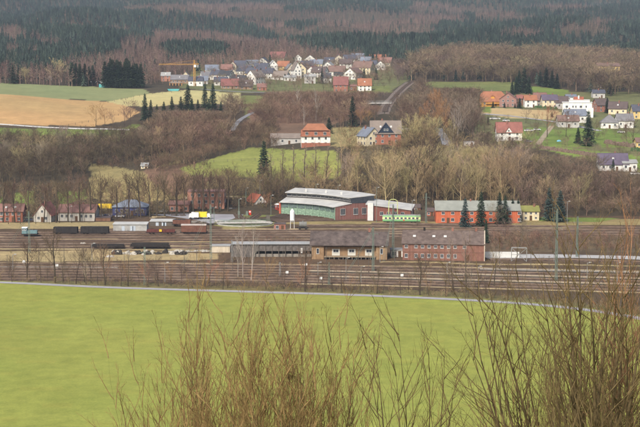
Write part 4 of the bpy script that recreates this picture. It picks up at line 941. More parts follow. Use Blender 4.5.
car(107, 217.7, (.10,.13,.35), 'blue car parked under the yellow canopy', 0)
car(529, 131.5, (.66,.67,.68), 'white van like car right of the red roofed cottage, left one', 0, 1.3)
car(537, 130.5, (.55,.58,.60), 'silver car right of the white one by the garden path', 0, 1.0)
car(528, 142.5, (.16,.18,.22), 'dark blue grey car at the corner of the red roofed cottage', -8, 1.1)
car(506, 121.5, (.55,.57,.58), 'pale car on the lane above the red roofed cottage', 0, 1.0)
car(495, 119.5, (.66,.66,.66), 'long white trailer on the lane at the dry field', 0, 1.6)
car(621, 133, (.6,.6,.6), 'small white car before the right house of the joined pair', 0)
car(635, 174.8, (.62,.62,.62), 'white car right of the low white annex', 0)
car(407, 253.8, (.45,.46,.47), 'grey car between white shed and brown brick building', 90)
# rubble and scrap between the sidings
rb = random.Random(4); g = gp(150, 254); t = thing('rubble_heap', g, 0, 'long heap of pale rubble and dark scrap between the left sidings', 'rubble heap')
b = MB(); b2 = MB()
for i in range(70): x = rb.uniform(-13, 13); y = rb.uniform(-2, 2.5); s_ = rb.uniform(.4, 1.3); (b if rb.random() < .55 else b2).dome((x, y, -.1), s_, s_*.8, s_*rb.uniform(.7, 1.3), 7, 3, 0, .3)
b.build('rubble', mat('pale_rubble', (.34,.32,.28), var=.3, scale=2), t); b2.build('scrap', mat('dark_scrap', (.04,.035,.03), var=.4, scale=2), t)
g = gp(180, 251.5); t = thing('stone_heap', g, 0, 'low heap of pale stones right of the rubble beside the black wagon', 'heap'); b = MB()
for i in range(26): b.dome((rb.uniform(-6, 10), rb.uniform(-1.5, 1.5), -.1), rb.uniform(.4, 1.2), rb.uniform(.4, 1), rb.uniform(.2, .7), 7, 3, 0, .3)
b.build('stones', mat('pale_rubble', (.34,.32,.28)), t)
for (px, py, lab) in ((116, 251.6, 'small heap of pale gravel below the left coal wagons'), (110, 257, 'small pale gravel heap in the dry grass at left'), (83, 244.5, 'small white bag left of the long black wagon')):
    g = gp(px, py); o = MB().dome((0,0,-.1), 1.6, 1.1, .8, 9, 4, 0, .2).build('gravel_heap', mat('pale_rubble', (.34,.32,.28)), None, g); tag(o, lab, 'heap')
b = MB(); g = gp(206, 222)
# timber and scrap beside the turntable
for (px, py, lab, c) in ((222, 222, 'pile of pale concrete sleepers left of the turntable', (.40,.39,.36)), (212, 225, 'pile of dark sleepers at the foot of the tall mast', (.06,.05,.045)), (198, 222.5, 'stack of grey rails behind the brown wagon', (.22,.20,.18)), (178, 216, 'row of dark crates on the near edge of the apron', (.08,.06,.05)), (158, 218, 'stack of sawn planks behind the dark boarded shed', (.30,.24,.15))):
    g = gp(px, py); b = MB()
    for i in range(9): x = rb.uniform(-2.5, 2.5); z = .25*(i % 3); b.box(x-1.2, x+1.2, -1+.6*(i//3)+rb.uniform(-.1,.1), -.6+.6*(i//3), z, z+.22)
    o = b.build('sleeper_stack', mat('stack_%d' % px, c, var=.2), None, g); tag(o, lab, 'stack')
# ------------------------------------------------------------------ masts and lamps
M_green = mat('mast_green', (.14,.175,.145), var=.12, rough=.6); M_grey = mat('galvanised', (.22,.22,.21), var=.1, rough=.5)
def lattice(px, base, top, label, m=None, w0=.62, w1=.3, stay=None, arms=0):
    g = gp(px, base); g.z = max(g.z, 0); h = (base-top)*g.y/F*1.005; t = thing('lattice_mast', g, R(8), label, 'mast'); m = m or M_green
    b = MB(); n = max(5, int(h/1.6))
    for sx in (-1, 1):
        for sy in (-1, 1): b.bar((sx*w0/2, sy*w0/2, -.3), (sx*w1/2, sy*w1/2, h), .10)
    b.build('upright', m, t); b = MB()
    for i in range(n):
        z0, z1 = h*i/n, h*(i+1)/n; a, c = (w0+(w1-w0)*i/n)/2, (w0+(w1-w0)*(i+1)/n)/2
        s = 1 if i % 2 else -1
        for y in (-1, 1): b.bar((-s*a, y*a, z0), (s*c, y*c, z1), .045)
        for x in (-1, 1): b.bar((x*a, -s*a, z0), (x*c, s*c, z1), .045)
    b.build('bracing', m, t)
    if arms:
        b = MB()
        for i in range(arms): z = h*(.86-.12*i); b.bar((-1.6, 0, z), (1.6, 0, z), .07); b.bar((1.5, 0, z-.1), (1.5, 0, z-.6), .06)
        b.build('cross_arm', m, t)
    if stay:
        q = gp(*stay); d = Matrix.Rotation(-R(8), 3, 'Z') @ (q-g); MB().bar((0, 0, h*.96), tuple(d), .05).build('stay_wire', m, t)
        MB().bar((0, 0, h*.9), tuple(d+Vector((.8, 1.2, 0))), .05).build('stay_wire', m, t)
    return t, g, h
lattice(29.5, 253, 211, 'green lattice mast with stay wires at the far left sidings', stay=(8, 246), arms=1)
lattice(145, 285, 246.5, 'green lattice mast near the path on the left', arms=1)
lattice(211, 266, 204, 'tallest green lattice mast left of the turntable', stay=(181, 266), arms=2)
lattice(373, 271.5, 226.8, 'green lattice mast in front of the goods shed', stay=(345, 275), arms=1)
lattice(393, 258, 204, 'green lattice mast at the right corner of the goods shed', stay=(383, 262), arms=1)
lattice(426, 223, 193, 'green lattice mast right of the green railcar', arms=1)
lattice(556, 281, 208, 'tall green lattice mast among the right platforms', arms=2)
lattice(577, 257, 216, 'green lattice mast on the station road at right', arms=1)
lattice(329, 285, 262, 'short green lattice mast below the goods shed', w0=.5)
lattice(232, 262, 240, 'short grey lattice post at the left end of the platform shed', M_grey, w0=.5)
lattice(280, 277, 262, 'short grey signal lattice between the main tracks, below the platform shed', M_grey, w0=.45)
# green portal
g = gp(393, 222); t = thing('loading_gauge', g, 0, 'yellow green steel portal with arched top behind the green railcar', 'gantry'); h = 23*g.y/F; wd = 4.4*g.y/F/1.0
mp_ = mat('yellow_green_steel', (.42,.47,.20), var=.1)
for s_ in (-1, 1): MB().bar((s_*wd, 0, -.2), (s_*wd, 0, h-1.2), .22).build('leg', mp_, t)
b = MB(); pts = [(wd*math.cos(a)*1.0, h-1.2+1.2*math.sin(a)) for a in [math.pi*i/8 for i in range(9)]]
for p, q in zip(pts, pts[1:]): b.bar((p[0], 0, p[1]), (q[0], 0, q[1]), .2)
b.bar((-wd, 0, h-1.6), (wd, 0, h-1.6), .14); b.build('arch', mp_, t)
def lamp(px, base, top, label, m=None, white=True, r=.11, group=None):
    g = gp(px, base); g.z = max(g.z, 0); h = (base-top)*g.y/F; t = thing('yard_lamp', g, 0, label, 'lamp post', group); m = m or M_green
    MB().bar((0, 0, -.3), (0, 0, h), r*1.1, 0, 8, r*.7).build('pole', m, t); MB().bar((0, 0, h-.25), (.9, 0, h-.05), .07).build('arm', m, t)
    MB().box(.5, 1.2, -.2, .2, h-.05, h+.14).build('lamp_head', mat('lamp_housing', (.42,.42,.40), var=.08), t); return t
lamp(246, 207, 187.7, 'lamp post behind the apron, tallest left of the roundhouse', r=.2)
lamp(239, 219, 198.7, 'lamp post on the apron in front of the small lorry yard', r=.2)
lamp(214, 222, 207, 'lamp post just right of the tallest lattice mast', r=.13)
lamp(260, 205, 180, 'slender grey lamp post among the trees left of the roundhouse', M_grey)
lamp(376.5, 222, 187, 'slender green lamp post between roundhouse and workshop')
lamp(412, 223, 200, 'lamp post behind the right half of the railcar', M_grey)
lamp(271, 215, 195, 'lamp post left of the small red locomotive')
lamp(316, 210, 184, 'lamp post behind the roundhouse roof, left one')
lamp(338, 210, 185, 'lamp post behind the roundhouse roof, right one')
lamp(567, 224, 201, 'lamp post behind the spruces right of the cream house', M_grey)
lamp(554, 262, 252, 'short white headed lamp on the station road', M_grey)
lamp(70, 222, 206, 'lamp post in front of the long white terrace', M_grey)
lamp(138, 217, 203, 'lamp post in front of the blue hall', M_grey)
lamp(13, 271, 254, 'grey lamp post beside the left street of tracks', M_grey)
lamp(92, 262, 243, 'grey lamp post by the left dry grass', M_grey)
lamp(165, 282, 262, 'grey lamp post between path and tracks at left centre', M_grey)
lamp(318, 276, 262, 'short lamp left of the goods shed doors', M_grey); lamp(346, 281, 257, 'grey lamp post below the goods shed', M_grey)
lamp(361, 284, 266, 'grey lamp post between path and tracks at centre', M_grey); lamp(380, 262, 246.5, 'lamp post at the right corner of the goods shed front', M_grey)
lamp(447, 275, 262, 'short lamp in front of the brown brick building, middle', M_grey); lamp(478, 280, 266, 'short lamp in front of the brown brick building, right', M_grey)
lamp(587, 283, 262, 'grey lamp on the right platforms', M_grey); lamp(617, 284, 262, 'grey lamp on the far right platforms', M_grey)
# low signals with white boards
for (px, py, lab) in ((287, 277, 'white dwarf signal below the platform shed'), (306, 269, 'white dwarf signal left of the goods shed'), (402, 280, 'white dwarf signal near the middle platform'), (321, 283, 'white dwarf signal near the path at centre'), (57, 270, 'white dwarf signal in the left tracks'), (24, 266, 'white dwarf signal at the far left')):
    g = gp(px, py); t = thing('dwarf_signal', g, 0, lab, 'signal'); MB().bar((0,0,-.1), (0,0,1.2), .09).build('post', M_grey, t); MB().box(-.45, .45, -.15, .15, 1.2, 1.9).build('board', wm, t)
rq = random.Random(9)
for i in range(26):
    px = 8+i*24.5+rq.uniform(-9, 9); py = rq.uniform(262, 282)+float(sag(px, .8)); g = gp(px, py); t = thing('track_pole', g, 0, 'thin weathered pole standing between the main railway tracks', 'pole', 'thin poles among the tracks')
    h_ = rq.uniform(4.5, 8); MB().bar((0,0,-.2), (0,0,h_), .10, 0, 6, .07).build('shaft', M_wood, t); MB().bar((-.5,0,h_-.3), (.5,0,h_-.3), .05).build('cross_piece', M_wood, t)
# pale steel frame and low wall on the station road
g = gp(519, 261); t = thing('steel_frame', g, R(-10), 'pale grey lattice gantry frame on the station road right of the brown building', 'gantry'); b = MB()
for x in (-2.6, 2.6):
    for y in (-.8, .8): b.bar((x, y, -.2), (x, y, 4.6), .14)
b.bar((-2.6,-.8,4.6), (2.6,-.8,4.6), .14); b.bar((-2.6,.8,4.6), (2.6,.8,4.6), .14); b.bar((-2.6,-.8,0), (2.6,-.8,4.6), .1); b.bar((2.6,-.8,0), (-2.6,-.8,4.6), .1); b.bar((-2.6,-.8,2.3), (2.6,-.8,2.3), .1)
b.build('frame', M_grey, t)
g = gp(502, 257.5); o = MB().box(-6, 6, -.25, .25, -.3, 2.0).build('retaining_wall', mat('pale_render', (.55,.55,.53)), None, g, R(-2)); tag(o, 'low pale wall right of the brown brick building', 'wall')
# red pump on the apron
g = gp(250, 215); t = thing('fuel_pump', g, 0, 'red fuel pump on the apron left of the roundhouse', 'pump'); MB().box(-.5, .5, -.4, .4, 0, 2.0).build('housing', mat('signal_red', (.55,.05,.03)), t); MB().box(-.35, .35, -.43, -.403, 1.2, 1.7).build('dial', wm, t)
for px, lab in ((239, 'dark fuel pillar left of the red pump'), (247, 'dark fuel pillar right behind the red pump')):
    g = gp(px, 215.5); t = thing('fuel_pillar', g, 0, lab, 'pump'); MB().box(-.45, .45, -.4, .4, 0, 1.9).build('housing', M_green, t); MB().bar((.5,0,.3), (.8,0,1.6), .06).build('hose', M_dark, t)
# ------------------------------------------------------------------ tower crane by the village
g = gp(194.5, 86); k = g.y/F; h = 21.5*k; t = thing('tower_crane', g, R(-3), 'yellow tower crane with long jib left of the far village', 'crane'); mc = mat('crane_yellow', (.50,.27,.05), var=.08, rough=.5)
def truss(name, a, b_, w_, r, n):
    a, b_ = Vector(a), Vector(b_); d = (b_-a).normalized(); u = d.cross(Vector((0,1,0))).normalized() if abs(d.y) < .9 else Vector((1,0,0)); v = d.cross(u); q = MB()
    for s1 in (-1, 1):
        for s2 in (-1, 1): q.bar(a+(u*s1+v*s2)*w_/2, b_+(u*s1+v*s2)*w_/2, r)
    for i in range(n):
        p0, p1 = a+(b_-a)*i/n, a+(b_-a)*(i+1)/n; s = 1 if i % 2 else -1
        for s2 in (-1, 1): q.bar(p0+(u*s+v*s2)*w_/2, p1+(-u*s+v*s2)*w_/2, r*.6); q.bar(p0+(v*s+u*s2)*w_/2, p1+(-v*s+u*s2)*w_/2, r*.6)
    return q.build(name, mc, t)
truss('tower', (0,0,-.5), (0,0,h), 1.3, .13, 14); truss('jib', (-35.5*k,0,h), (0,0,h), .8, .10, 22); truss('counter_jib', (0,0,h), (4.5*k,0,h), 1.0, .18, 3); truss('tower_head', (0,0,h), (0,0,h+4*k), .8, .14, 4)
MB().bar((0,0,h+4*k), (-26*k,0,h+.5), .08).bar((0,0,h+4*k), (4.3*k,0,h+.5), .08).build('tie_bar', mc, t); MB().box(2.6*k, 4.4*k, -.8, .8, h-2.6, h-.5).build('counterweight', M_grey, t); MB().box(-.2, 1.6, -1.6, -.8, h-2.4, h-.4).build('cab', wm, t)
# building site frames and skip
for px, py, w_, h_, lab in ((176, 84.5, 12, 3, 'open timber frame with grey roof at the building site'), ):
    g = gp(px, py+1); k = g.y/F; t = thing('timber_frame', g, 0, lab, 'building frame')
    for i in range(5): x = (-w_/2+w_*i/4)*k; MB().box(x-.25, x+.25, -2, -1.6, -1, h_*k).build('post', mat('new_timber', (.46,.25,.10), var=.15), t)
    MB().box(-w_*k/2-.5, w_*k/2+.5, -2.4, 3, h_*k+.003, h_*k+.35).build('roof', rmat('lightgrey'), t)
g = gp(174, 91); o = MB().prism([(-4,0),(3.4,0),(4.4,1.6),(-5,1.6)], -1.3, 1.3).build('skip', mat('teal_paint', (.10,.35,.36), var=.1), None, g); tag(o, 'teal skip at the edge of the pale field below the building site', 'skip')
for (px, py, w_, h_, lab) in ((95, 84.3, 34, 1.3, 'long pale fence like greenhouse row behind the dark pines'),):
    g = gp(px, py); k = g.y/F; t = thing('glasshouse', (g.x, g.y+20, g.z), 0, lab, 'greenhouse'); MB().prismx([(-3,-1),(3,-1),(3,1.2),(0,2.2),(-3,1.2)], -w_*k/2, w_*k/2).build('glazing', wm, t); MB().box(-w_*k/2, w_*k/2, -3.1, -3.003, -.5, .3).build('base_wall', M_chim, t)
g = gp(103, 87.5); o = MB().box(-3, 3, -1.2, 1.2, 0, 1.9).prismx([(-1.3,1.903),(1.3,1.903),(0,2.6)], -3.1, 3.1).build('garden_shed', mat('teal_paint', (.1,.35,.36)), None, g); tag(o, 'small teal green shed left of the dark pine block', 'shed')
# ------------------------------------------------------------------ bridges
def bridge(p0, p1, thick, wdt, label, m, rail, piers=(0.05, .95)):
    a, b_ = Vector(p0), Vector(p1); d = (b_-a); L = d.length; ang = math.atan2(d.y, d.x); t = thing('bridge', a, ang, label, 'bridge')
    MB().box(0, L, -wdt/2, wdt/2, -thick, 0).build('deck', m, t)
    for y in (-wdt/2+.1, wdt/2-.1):
        q = MB().bar((0,y,1.1), (L,y,1.1), .07).bar((0,y,.6), (L,y,.6), .05)
        for i in range(int(L/2)+1): q.bar((i*L/int(L/2),y,0), (i*L/int(L/2),y,1.1), .06)
        q.build('railing', rail, t)
    for f in piers: MB().box(L*f-.8, L*f+.8, -wdt/2+.3, wdt/2-.3, -9, -thick-.003).build('abutment', mat('old_concrete', (.22,.20,.17)), t)
g0, g1 = gp(366, 105), gp(392, 104.5); z = max(g0.z, g1.z)+1.2; bridge((g0.x, g0.y-6, z), (g1.x, g0.y-8, z), .8, 5, 'grey road bridge over the climbing single railway line', mat('bridge_concrete', (.36,.35,.33), var=.1), M_grey)
g0, g1 = gp(395, 131), gp(412, 131); z = max(g0.z, g1.z)+1.0; bridge((g0.x, g0.y, z), (g1.x, g1.y-2, z-.6), .7, 5, 'pale bridge with green railing right of the red brick house', mat('bridge_concrete', (.36,.35,.33)), mat('green_rail', (.1,.3,.18)))
# garden items
g = gp(559, 141.5); o = MB().dome((0,0,0), 1.3, 1, .9, 10, 4).build('tarpaulin_heap', mat('light_blue_tarp', (.15,.40,.55), var=.1), None, g); tag(o, 'light blue tarpaulin heap on the hamlet lawn', 'tarpaulin')
def hedge(pts, h, wdt, label, m, n=40):
    P = [gp(*p) for p in pts]; o = P[0]; b = MB(); L = [0]
    for a, c in zip(P, P[1:]): L.append(L[-1]+(c-a).length)
    for i in range(n):
        s = L[-1]*i/(n-1); x, y, z = (float(np.interp(s, L, [p[j] for p in P])) for j in range(3))
        b.dome((x-o.x, y-o.y, z-o.z-.3), wdt*random.uniform(.7,1.2)*max(1, L[-1]/n/wdt), wdt*random.uniform(.7,1.1), h*random.uniform(.8,1.25)+.3, 8, 4, 0, .2)
    ob = b.build('hedge', m, None, o); tag(ob, label, 'hedge')
M_hedge = mat('hedge_leaves', (.045,.085,.03), var=.4, scale=1.5, detail=6); M_bh = mat('bare_hedge', (.14,.10,.075), var=.35, scale=1.2, detail=6)
hedge([(534,107.5),(556,109.5)], 1.6, 1.0, 'clipped green hedge in front of the cream hamlet house', M_hedge, 14)
hedge([(541,148.5),(575,153.5),(600,157.5)], 1.6, 1.2, 'dark bare hedge along the lower edge of the hamlet lawns', M_bh)
hedge([(606,143.5),(632,147.5)], 2.0, 1.4, 'brown leafless hedge above the bright grass slope', M_bh, 20)
hedge([(632,151),(645,151.5)], 1.8, 1.2, 'dark green hedge before the yellow cottage', M_hedge, 8)
# stone gravel fence posts along the farm track
def fence(pts, label, step=6.0, h=1.3, m=None):
    P = [gp(*p) for p in pts]; o = P[0]; L = [0]
    for a, c in zip(P, P[1:]): L.append(L[-1]+(c-a).length)
    n = int(L[-1]/step)+1; t = thing('fence', o, 0, label, 'fence'); Q = []
    for i in range(n):
        s = L[-1]*i/(n-1); x = float(np.interp(s, L, [p.x for p in P])); y = float(np.interp(s, L, [p.y for p in P])); Q.append(Vector((x, y, float(terr(x, y))))-o)
    pm = MB().box(-.09, .09, -.09, .09, -.3, h).mesh('post', m or M_wood)
    for q in Q[:100]: link('post', pm, t, q)
    b = MB()
    for a, c in zip(Q, Q[1:]):
        for z in (h*.45, h*.9): b.bar(a+Vector((0,0,z)), c+Vector((0,0,z)), .03, 0, 3)
    b.build('wire', m or M_wood, t)
fence([(55,129.3),(95,121),(135,112)], 'wire fence climbing the orange stubble field on the left', 8)
fence([(0,126.6),(60,130.3),(125,131.5)], 'wooden fence along the near side of the farm track', 5)
fence([(108,103),(150,94.5),(190,92)], 'thin fence between the green field and the pale field', 10)
fence([(480,119.5),(520,122.5),(552,126.5)], 'garden fence below the dry field in the hamlet', 4)
fence([(200,163),(260,160),(300,162)], 'post fence across the green strip above the railway', 7)
# ------------------------------------------------------------------ vegetation
def perp(d, r):
    v = r.normal(size=3); v -= v.dot(d)*d; return v/np.linalg.norm(v)
def grow(seed, h, r0, spec, lean=(0, 0), trop=0.12, wig=0.10, start=0.25, forks=0.0):
    """spec: per level dict(n children, ratio, angle, segs). returns list of (p0,p1,ra,rb,level)"""
    r = np.random.default_rng(seed); out = []
    def rec(p, d, L, rad, lev):
        s = spec[lev]; n = s['seg']; pts = [p]; dirs = [d]
        for i in range(n):
            d = d+r.normal(size=3)*wig*s.get('wig', 1)+np.array([0, 0, trop*s.get('trop', 1)]); d /= np.linalg.norm(d)
            q = pts[-1]+d*L/n; a = rad*(1-i/n*s.get('tap', .75)); b = rad*(1-(i+1)/n*s.get('tap', .75)); out.append((pts[-1], q, a, b, lev)); pts.append(q); dirs.append(d)
        if lev+1 < len(spec):
            c = s['kids']; st = s.get('start', .25)
            for k in range(c):
                t = st+(1-st)*(k+r.uniform(0, 1))/c; t = min(t, .99); i = int(t*n); f = t*n-i; base = pts[i]+(pts[i+1]-pts[i])*f; dd = dirs[i+1]
                ang = s['ang']*r.uniform(.7, 1.25); pv = perp(dd, r); nd = dd*math.cos(ang)+pv*math.sin(ang)
                ln = L*s['ratio']*(s['prof'](t) if 'prof' in s else (1.15-t*.75))*r.uniform(.75, 1.2)
                rec(base, nd, ln, max(rad*(1-t*s.get('tap', .75))*s.get('rr', .5), spec[lev+1].get('rmin', .01)), lev+1)
    d0 = np.array([lean[0], lean[1], 1.0]); d0 /= np.linalg.norm(d0); rec(np.zeros(3), d0, h, r0, 0)
    return out
def seg_mesh(segs, sides):
    """tubes (sides>=3) or ribbons (sides=2) -> V, quads"""
    if not segs: return np.zeros((0, 3)), np.zeros((0, 4), int)
    p0 = np.array([s[0] for s in segs]); p1 = np.array([s[1] for s in segs]); a = np.array([s[2] for s in segs]); b = np.array([s[3] for s in segs])
    d = p1-p0; d /= np.linalg.norm(d, axis=1)[:, None]+1e-9; up = np.where(np.abs(d[:, 2:3]) < .9, np.array([[0, 0, 1.]]), np.array([[1., 0, 0]]))
    u = np.cross(d, up); u /= np.linalg.norm(u, axis=1)[:, None]; v = np.cross(d, u); n = len(segs)
    p1 = p1+d*np.minimum(b, .3)[:, None]*.5
    if sides == 2:
        th = np.random.default_rng(n).uniform(0, math.pi, n)[:, None]; w_ = u*np.cos(th)+v*np.sin(th)
        V = np.stack([p0-w_*a[:, None], p0+w_*a[:, None], p1+w_*b[:, None], p1-w_*b[:, None]], 1).reshape(-1, 3); return V, np.arange(4*n).reshape(n, 4)
    R0, R1 = [], []
    for k in range(sides):
        t = 2*math.pi*k/sides; w_ = u*math.cos(t)+v*math.sin(t); R0.append(p0+w_*a[:, None]); R1.append(p1+w_*b[:, None])
    V = np.stack(R0+R1, 1).reshape(-1, 3); base = (np.arange(n)*2*sides)[:, None]
    Q = np.concatenate([base+np.array([[k, (k+1) % sides, sides+(k+1) % sides, sides+k]]) for k in range(sides)]); return V, Q
def join(parts):
    V, Q, o = [], [], 0
    for v, q in parts:
        if len(v): V.append(v); Q.append(q+o); o += len(v)
    return np.concatenate(V), np.concatenate(Q)
rounded = lambda t: 0.45+1.1*math.sin(math.pi*min(1, t*1.02))**.8
def m_bark(name, c, c2=None, ov=.22): return mat(name, c, col2=c2, var=.25, scale=.6, objvar=ov, rough=.95, spec=.05)
TW = .036     # twig half width of mid-distance trees
def bare_proto(seed, style, m_t, m_c):
    if style == 'broad': h = 15; spec = [dict(seg=6, kids=15, ratio=.46, ang=.85, start=.22, prof=rounded, tap=.8, wig=.5), dict(seg=4, kids=7, ratio=.5, ang=.65, rr=.5), dict(seg=3, kids=6, ratio=.5, ang=.6, rmin=.03), dict(seg=2, kids=3, ratio=.6, ang=.6, rmin=TW), dict(seg=1, rmin=TW*.8)]; r0 = .26
    elif style == 'tall': h = 21; spec = [dict(seg=8, kids=20, ratio=.27, ang=.6, start=.25, prof=lambda t: .7+.7*math.sin(math.pi*t), tap=.85, wig=.3), dict(seg=4, kids=7, ratio=.5, ang=.55, rr=.45), dict(seg=3, kids=5, ratio=.55, ang=.5, rmin=.03), dict(seg=2, kids=3, ratio=.6, ang=.5, rmin=TW), dict(seg=1, rmin=TW*.8)]; r0 = .24
    elif style == 'poplar': h = 19; spec = [dict(seg=8, kids=26, ratio=.14, ang=.45, start=.12, prof=lambda t: 1.2-.6*t, tap=.8, wig=.25), dict(seg=3, kids=6, ratio=.5, ang=.5, rr=.35), dict(seg=2, kids=4, ratio=.6, ang=.5, rmin=.025), dict(seg=1, rmin=TW)]; r0 = .2
    elif style == 'street': h = 12; spec = [dict(seg=5, kids=12, ratio=.42, ang=.6, start=.35, prof=rounded, tap=.55, wig=.5), dict(seg=4, kids=6, ratio=.45, ang=.6, rr=.45), dict(seg=3, kids=5, ratio=.5, ang=.6, rmin=.035), dict(seg=2, kids=2, ratio=.6, ang=.6, rmin=TW), dict(seg=1, rmin=TW*.8)]; r0 = .26
    elif style == 'small': h = 8; spec = [dict(seg=5, kids=12, ratio=.42, ang=.65, start=.2, prof=rounded, tap=.8, wig=.7), dict(seg=3, kids=7, ratio=.5, ang=.6, rr=.45), dict(seg=2, kids=5, ratio=.55, ang=.6, rmin=.02), dict(seg=1, rmin=.016)]; r0 = .12
    elif style == 'birch': h = 11; spec = [dict(seg=7, kids=16, ratio=.36, ang=.5, start=.2, prof=lambda t: 1.1-.5*t, tap=.85, wig=.5), dict(seg=4, kids=6, ratio=.45, ang=.5, rr=.5), dict(seg=3, kids=4, ratio=.55, ang=.5, rmin=.022), dict(seg=1, rmin=.015)]; r0 = .17
    segs = grow(seed, h, r0, spec)
    tv, tq = seg_mesh([s for s in segs if s[4] == 0], 6)
    cv, cq = join([seg_mesh([s for s in segs if s[4] == 1], 4), seg_mesh([s for s in segs if s[4] == 2], 3), seg_mesh([s for s in segs if s[4] > 2], 2)])
    return h, mesh_np('trunk', tv, [tq], [m_t]), mesh_np('crown', cv, [cq], [m_c])
VISB = [(402,78,416,92),(392,88,407,100),(383,96,399,112),(366,100,393,106),(230,121,243,131),(237,111,254,122),(436,129,449,145),(369,120,403,140),(357,127,379,145),(270,121,331,145),
 (494,121,523,138),(165,50,395,92),(478,94,660,133),(524,126,545,141),(556,125,660,141),(540,146,660,156),(599,154,640,169),(426,80,480,89),(190,150,256,170),(0,80,142,127),(90,166,150,203),(242,94,262,104),(158,88,224,112),(138,94,156,118)]
def fit(X, Y, h):
    '''trees in front of the open places are lower, none grow on them'''
    z = float(terr(X, Y)); bx, by = proj(X, Y, z); _, ty = proj(X, Y, z+h)
    for x0, y0, x1, y1 in VISB:
        if x0-2 < bx < x1+2:
            if y0+3 < by <= y1: return 0
            if by > y1 and ty < y1: h = (by-y1)/F*Y; _, ty = proj(X, Y, z+h)
    cap = np.interp(bx, [-60, 0, 60, 150, 180, 240, 345, 400, 480, 520, 560, 600, 640], [141, 142, 143, 147, 172, 180, 152, 149, 144, 150, 160, 172, 168])
    if by > cap+14 and ty < cap: h = (by-cap)/F*Y
    return h*.84 if h > 2.4 else 0
M_bt = m_bark('bark_grey', (.065,.052,.038)); 
TWIG = {k: m_bark('twigs_'+k, c) for k, c in dict(brown=(.125,.088,.060), olive=(.335,.260,.140), purple=(.150,.095,.080), rust=(.29,.155,.075), dark=(.070,.050,.036), grey=(.24,.19,.14), pale=(.31,.27,.23)).items()}
PROTO = {}
def proto(style, tw, k):
    key = (style, tw, k)
    if key not in PROTO:
        base = (style, k)
        if base not in PROTO: PROTO[base] = bare_proto(100+k*17+len(style), style, M_bt, TWIG['brown'])
        h, a, b = PROTO[base]
        b2 = b.copy(); b2.materials.clear(); b2.materials.append(TWIG[tw]); a2 = a
        if tw in ('olive', 'pale'): a2 = a.copy(); a2.materials.clear(); a2.materials.append(TWIG[tw])
        PROTO[key] = (h, a2, b2)
    return PROTO[key]
NTREE = 0
def tree(X, Y, hgt, style, tw, label, group=None, cat='tree', name='bare_tree', wid=1.0, r=random):
    global NTREE; NTREE += 1
    h, a, b = proto(style, tw, r.randrange(3)); z = float(terr(X, Y)); s = hgt/h
    t = bpy.data.objects.new(name, None); C.objects.link(t); t.location = (X, Y, z-.1); t.scale = (s*wid, s*wid, s); t.rotation_euler = (r.uniform(-.04,.04), r.uniform(-.04,.04), r.uniform(0, 6.28)); tag(t, label, cat, group)
    link('trunk', a, t); link('crown', b, t); return t
def tree_at(px, py, hpx, style, tw, label, group=None, **k):
    g = gp(px, py); return tree(g.x, g.y, hpx*g.y/F, style, tw, label, group, **k)
RT = random.Random(21)
def scatter_poly(img, n, mind, seed=0):
    P = zone(img); P = np.array(P); r = random.Random(seed); pts = []; x0, x1 = P[:, 0].min(), P[:, 0].max(); y0, y1 = math.exp(P[:, 1].min()/100), math.exp(P[:, 1].max()/100)
    for _ in range(n*60):
        if len(pts) >= n: break
        Y = r.uniform(y0, y1); px = r.uniform(x0, x1); X = (px-320)/F*Y
        if not bool(inpoly(np.array([px]), np.array([math.log(Y)*100]), P)[0]): continue
        if all((X-a)**2+(Y-b)**2 > mind**2 for a, b in pts): pts.append((X, Y))
    return pts
# rows one can count: along the path and the tracks
PT = [(12,283.5,22,'small'),(27,283.7,34,'street'),(41,284.2,26,'small'),(55,284.7,44,'street'),(63,285,24,'small'),(76,285.6,34,'small'),(86,286,30,'birch'),(98,286.8,26,'small'),(105,287,34,'street'),(128,288,34,'birch'),(148,288.6,24,'small'),
      (205,290.6,26,'small'),(223,291,30,'small'),(305,293,36,'street'),(322,293.6,26,'small'),(342,294.5,28,'small'),(360,295,24,'small'),(377,295.6,22,'small'),(420,297,34,'street'),(446,298.5,26,'small'),(468,299.5,30,'birch'),(486,300.4,24,'small'),(508,302,32,'small')]
PTG = 'bare trees along the meadow path'
for (px, py, h_, st) in PT:
    tree_at(px, py-1.8, h_, st, 'grey' if st == 'birch' else 'brown', 'bare %s tree between meadow path and railway tracks' % {'small': 'slim small', 'street': 'broad dark', 'birch': 'pale stemmed'}[st], PTG, r=RT)
rp_ = random.Random(77)
for i in range(46):
    px = -6+i*11.2+rp_.uniform(-4, 4); py = float(np.interp(px, [a for a, b in PATH], [b for a, b in PATH]))-rp_.uniform(1.6, 4.5)
    tree_at(px, py, rp_.uniform(13, 30), 'small', rp_.choice(['brown', 'dark', 'brown', 'rust']), 'bare slim small tree between meadow path and railway tracks', PTG, r=RT, wid=rp_.uniform(.9, 1.3))
for i, (px, py, h_, lab) in enumerate(((243,279,57,'pale birch with two bare stems before the platform shed, left stem group'), (251,281,54,'pale bare birch before the platform shed, right of its twin'), (238,277,40,'thin pale birch left of the birch pair before the platform shed'))):
    tree_at(px, py, h_, 'birch', 'pale', lab, name='birch_tree', wid=.8, r=RT)
for i, (px, py, h_, lab) in enumerate(((453,290,46,'thin pale birch in front of the brown brick building, left'), (466,291,52,'thin pale birch in front of the brown brick building, right'), (494,287,42,'bare pinkish birch right of the brown brick building'), (417,225,18,'small pale birch in front of the green railcar'))):
    tree_at(px, py, h_, 'birch', 'grey', lab, name='birch_tree', r=RT)
